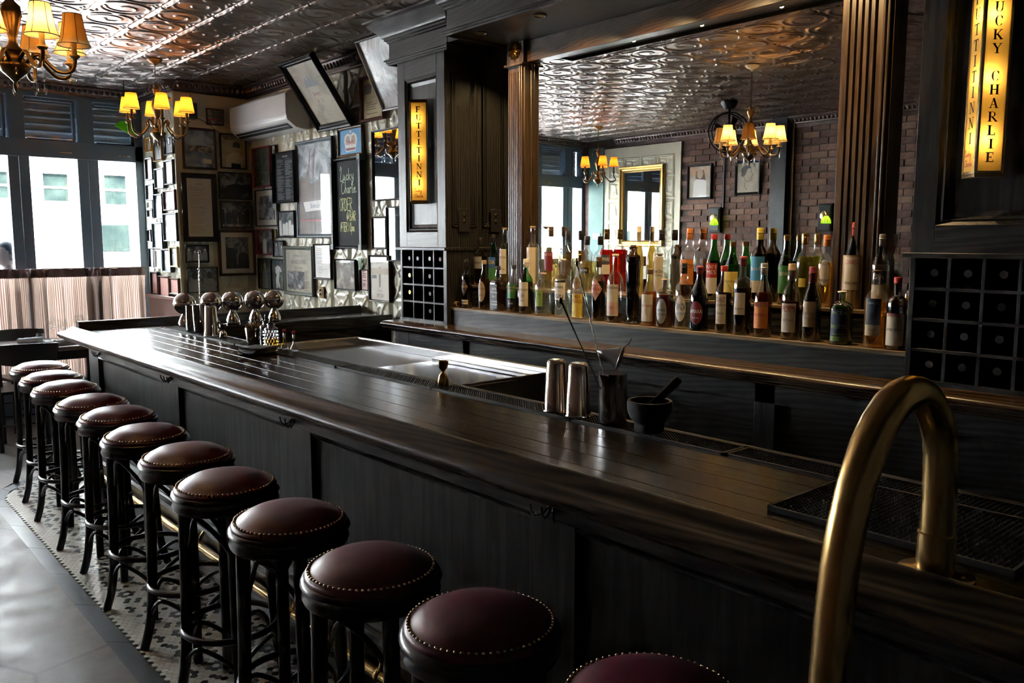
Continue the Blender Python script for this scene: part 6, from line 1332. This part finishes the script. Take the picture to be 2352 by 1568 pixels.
def roll(u, y, rz, lb):
    d_ = ray(u, 775); t = thing('napkin_roll', lb, 'napkin', (d_.x*y/d_.y, y, .7505), rz, 'rolled napkins on the dining table')
    b = MB(); n_ = 20; L = .20
    b.grid(lambda i, j: ((j-.5)*L, .026*math.cos(2*PI*i)*(1+.08*math.sin(j*17+i*9)), .026+.026*math.sin(2*PI*i)*(1+.07*math.sin(j*23))), n_, 10); b.build('cloth', 'napkin', t, smooth=60)
    MB().tube([(L/2-.06, .028*math.cos(k*PI/8), .026+.028*math.sin(k*PI/8)) for k in range(16)], .0015, 4, closed=True).build('cutlery_band', 'p_paper', t)
roll(70, 8.02, .15, 'rolled grey napkin on the left side of the dining table'); roll(152, 7.72, .35, 'rolled grey napkin on the right side of the dining table')
d_ = ray(118, 780); y = 8.0; pt = thing('side_plate', 'small white plate with a knife on the dining table', 'plate', (d_.x*y/d_.y, y, .7505)); MB().lathe([(.04,0),(.05,.004),(.085,.012),(.086,.014),(.05,.007),(.001,.005)], n=28).build('plate_body', 'white_plastic', pt, smooth=60); MB().box(-.006,.006,-.1,.1,.0145,.0165).build('knife', 'steel', pt)
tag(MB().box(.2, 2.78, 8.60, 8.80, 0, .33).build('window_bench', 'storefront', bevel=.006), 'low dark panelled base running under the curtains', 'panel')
# ================================================================ OUTSIDE: PERSON AND VAN
HP = ony(18, 585, 9.45)
pe_ = thing('person', 'person with short dark hair in a white shirt sitting outside the window', 'person', (HP.x, 9.45, 0), math.radians(-75))
zh = HP.z
b = MB(); jo = dict(pel=(0,0,zh-.72), ch=(0,.02,zh-.35), nk=(0,.01,zh-.16), hd=(0,-.02,zh))
def skin(name, V, E_, R_s, m_, parent):
    me = bpy.data.meshes.new(name); me.from_pydata(V, E_, []); me.materials.append(M(m_)); o = obj(name, me, parent)
    sk = o.modifiers.new('skin', 'SKIN'); 
    for i, r in enumerate(R_s): me.skin_vertices[0].data[i].radius = (r, r)
    me.skin_vertices[0].data[0].use_root = True; sk.use_smooth_shade = True
    s = o.modifiers.new('sub', 'SUBSURF'); s.levels = 2; s.render_levels = 2; return o
V = [(0,0,zh-.70),(0,.0,zh-.50),(0,.01,zh-.33),(0,.0,zh-.20),(0,-.005,zh-.13),(.19,0,zh-.27),(.24,-.06,zh-.50),(.14,-.28,zh-.52),(-.19,0,zh-.27),(-.24,-.06,zh-.50),(-.14,-.28,zh-.52),(.11,-.02,zh-.76),(.13,-.42,zh-.74),(.13,-.42,.02),(-.11,-.02,zh-.76),(-.13,-.42,zh-.74),(-.13,-.42,.02)]
skin('body', V, [(0,1),(1,2),(2,3),(3,4),(2,5),(5,6),(6,7),(2,8),(8,9),(9,10),(0,11),(11,12),(12,13),(0,14),(14,15),(15,16)], [.15,.14,.15,.075,.055,.065,.05,.035,.065,.05,.035,.09,.075,.055,.09,.075,.055], 'shirt', pe_)
hd = MB().ball((0,-.02,zh), .098, 20, 14, 1.22, .82, 1.0); hd.ball((0,-.118,zh-.015), .016, 8, 6, 1.3); hd.ball((.082,-.005,zh-.01), .02, 8, 6, 1.5, .4); hd.ball((-.082,-.005,zh-.01), .02, 8, 6, 1.5, .4); hd.tube([(0,0,zh-.16),(0,-.01,zh-.07)], .05, 12); hd.build('head', 'skin', pe_, smooth=80)
fc_ = MB(); fc_.ball((.032,-.10,zh+.005), .009, 8, 6).ball((-.032,-.10,zh+.005), .009, 8, 6).build('eyes', 'p_ink', pe_, smooth=80); MB().box(-.022,.022,-.112,-.10,zh-.062,zh-.054).build('mouth', 'p_maroon', pe_, bevel=.002)
hb = MB().ball((0,0,0), .104, 20, 14, 1.22, .86, 1.04)
hb.v = [((X, Y, Z) if not ((Y < -.03 and Z < .055-.3*(Y+.03)) or Z < -.06) else (X*.86, Y*.86, Z*.86)) for X, Y, Z in hb.v]
hb.move((0, -.008, zh+.008)).build('hair', 'hair', pe_, smooth=80)
MB().box(-.25, .25, -.1, .35, zh-.9, zh-.86).build('bench_seat', 'storefront', thing('street_bench', 'low bench outside the window under the sitting person', 'bench', (HP.x, 9.45, -.02), math.radians(-75))); MB().box(-.22, .22, .0, .3, -.1, zh-.9).build('bench_foot', 'storefront', [o for o in bpy.data.objects if o.name == 'street_bench'][0])
vb = ony(260, 545, 13.2); van = thing('van', 'white van parked in the street outside the right-hand window', 'van', (vb.x+.3, 13.2, -.1))
MB().prism([(-2.6,.35),(2.3,.35),(2.4,.9),(1.9,1.15),(1.35,2.15),(-2.5,2.2),(-2.65,1.9)], 'y', 0, 1.9).build('body', 'van_white', van, bevel=.06)
q0, q1 = ony(229, 515, 13.19), ony(300, 578, 13.19); ox, oz = van.location.x, van.location.z
MB().box(q0.x-ox, q1.x-ox, -.012, .02, q1.z-oz, q0.z-oz).build('side_window', 'leaf_glass', van, bevel=.05)
for x in (-1.7, 1.5): MB().lathe([(.33,-.02),(.34,.02),(.34,.16),(.2,.18)], (x, -.02, .34), 24, 'y').build('wheel', 'rubber', van, smooth=50)
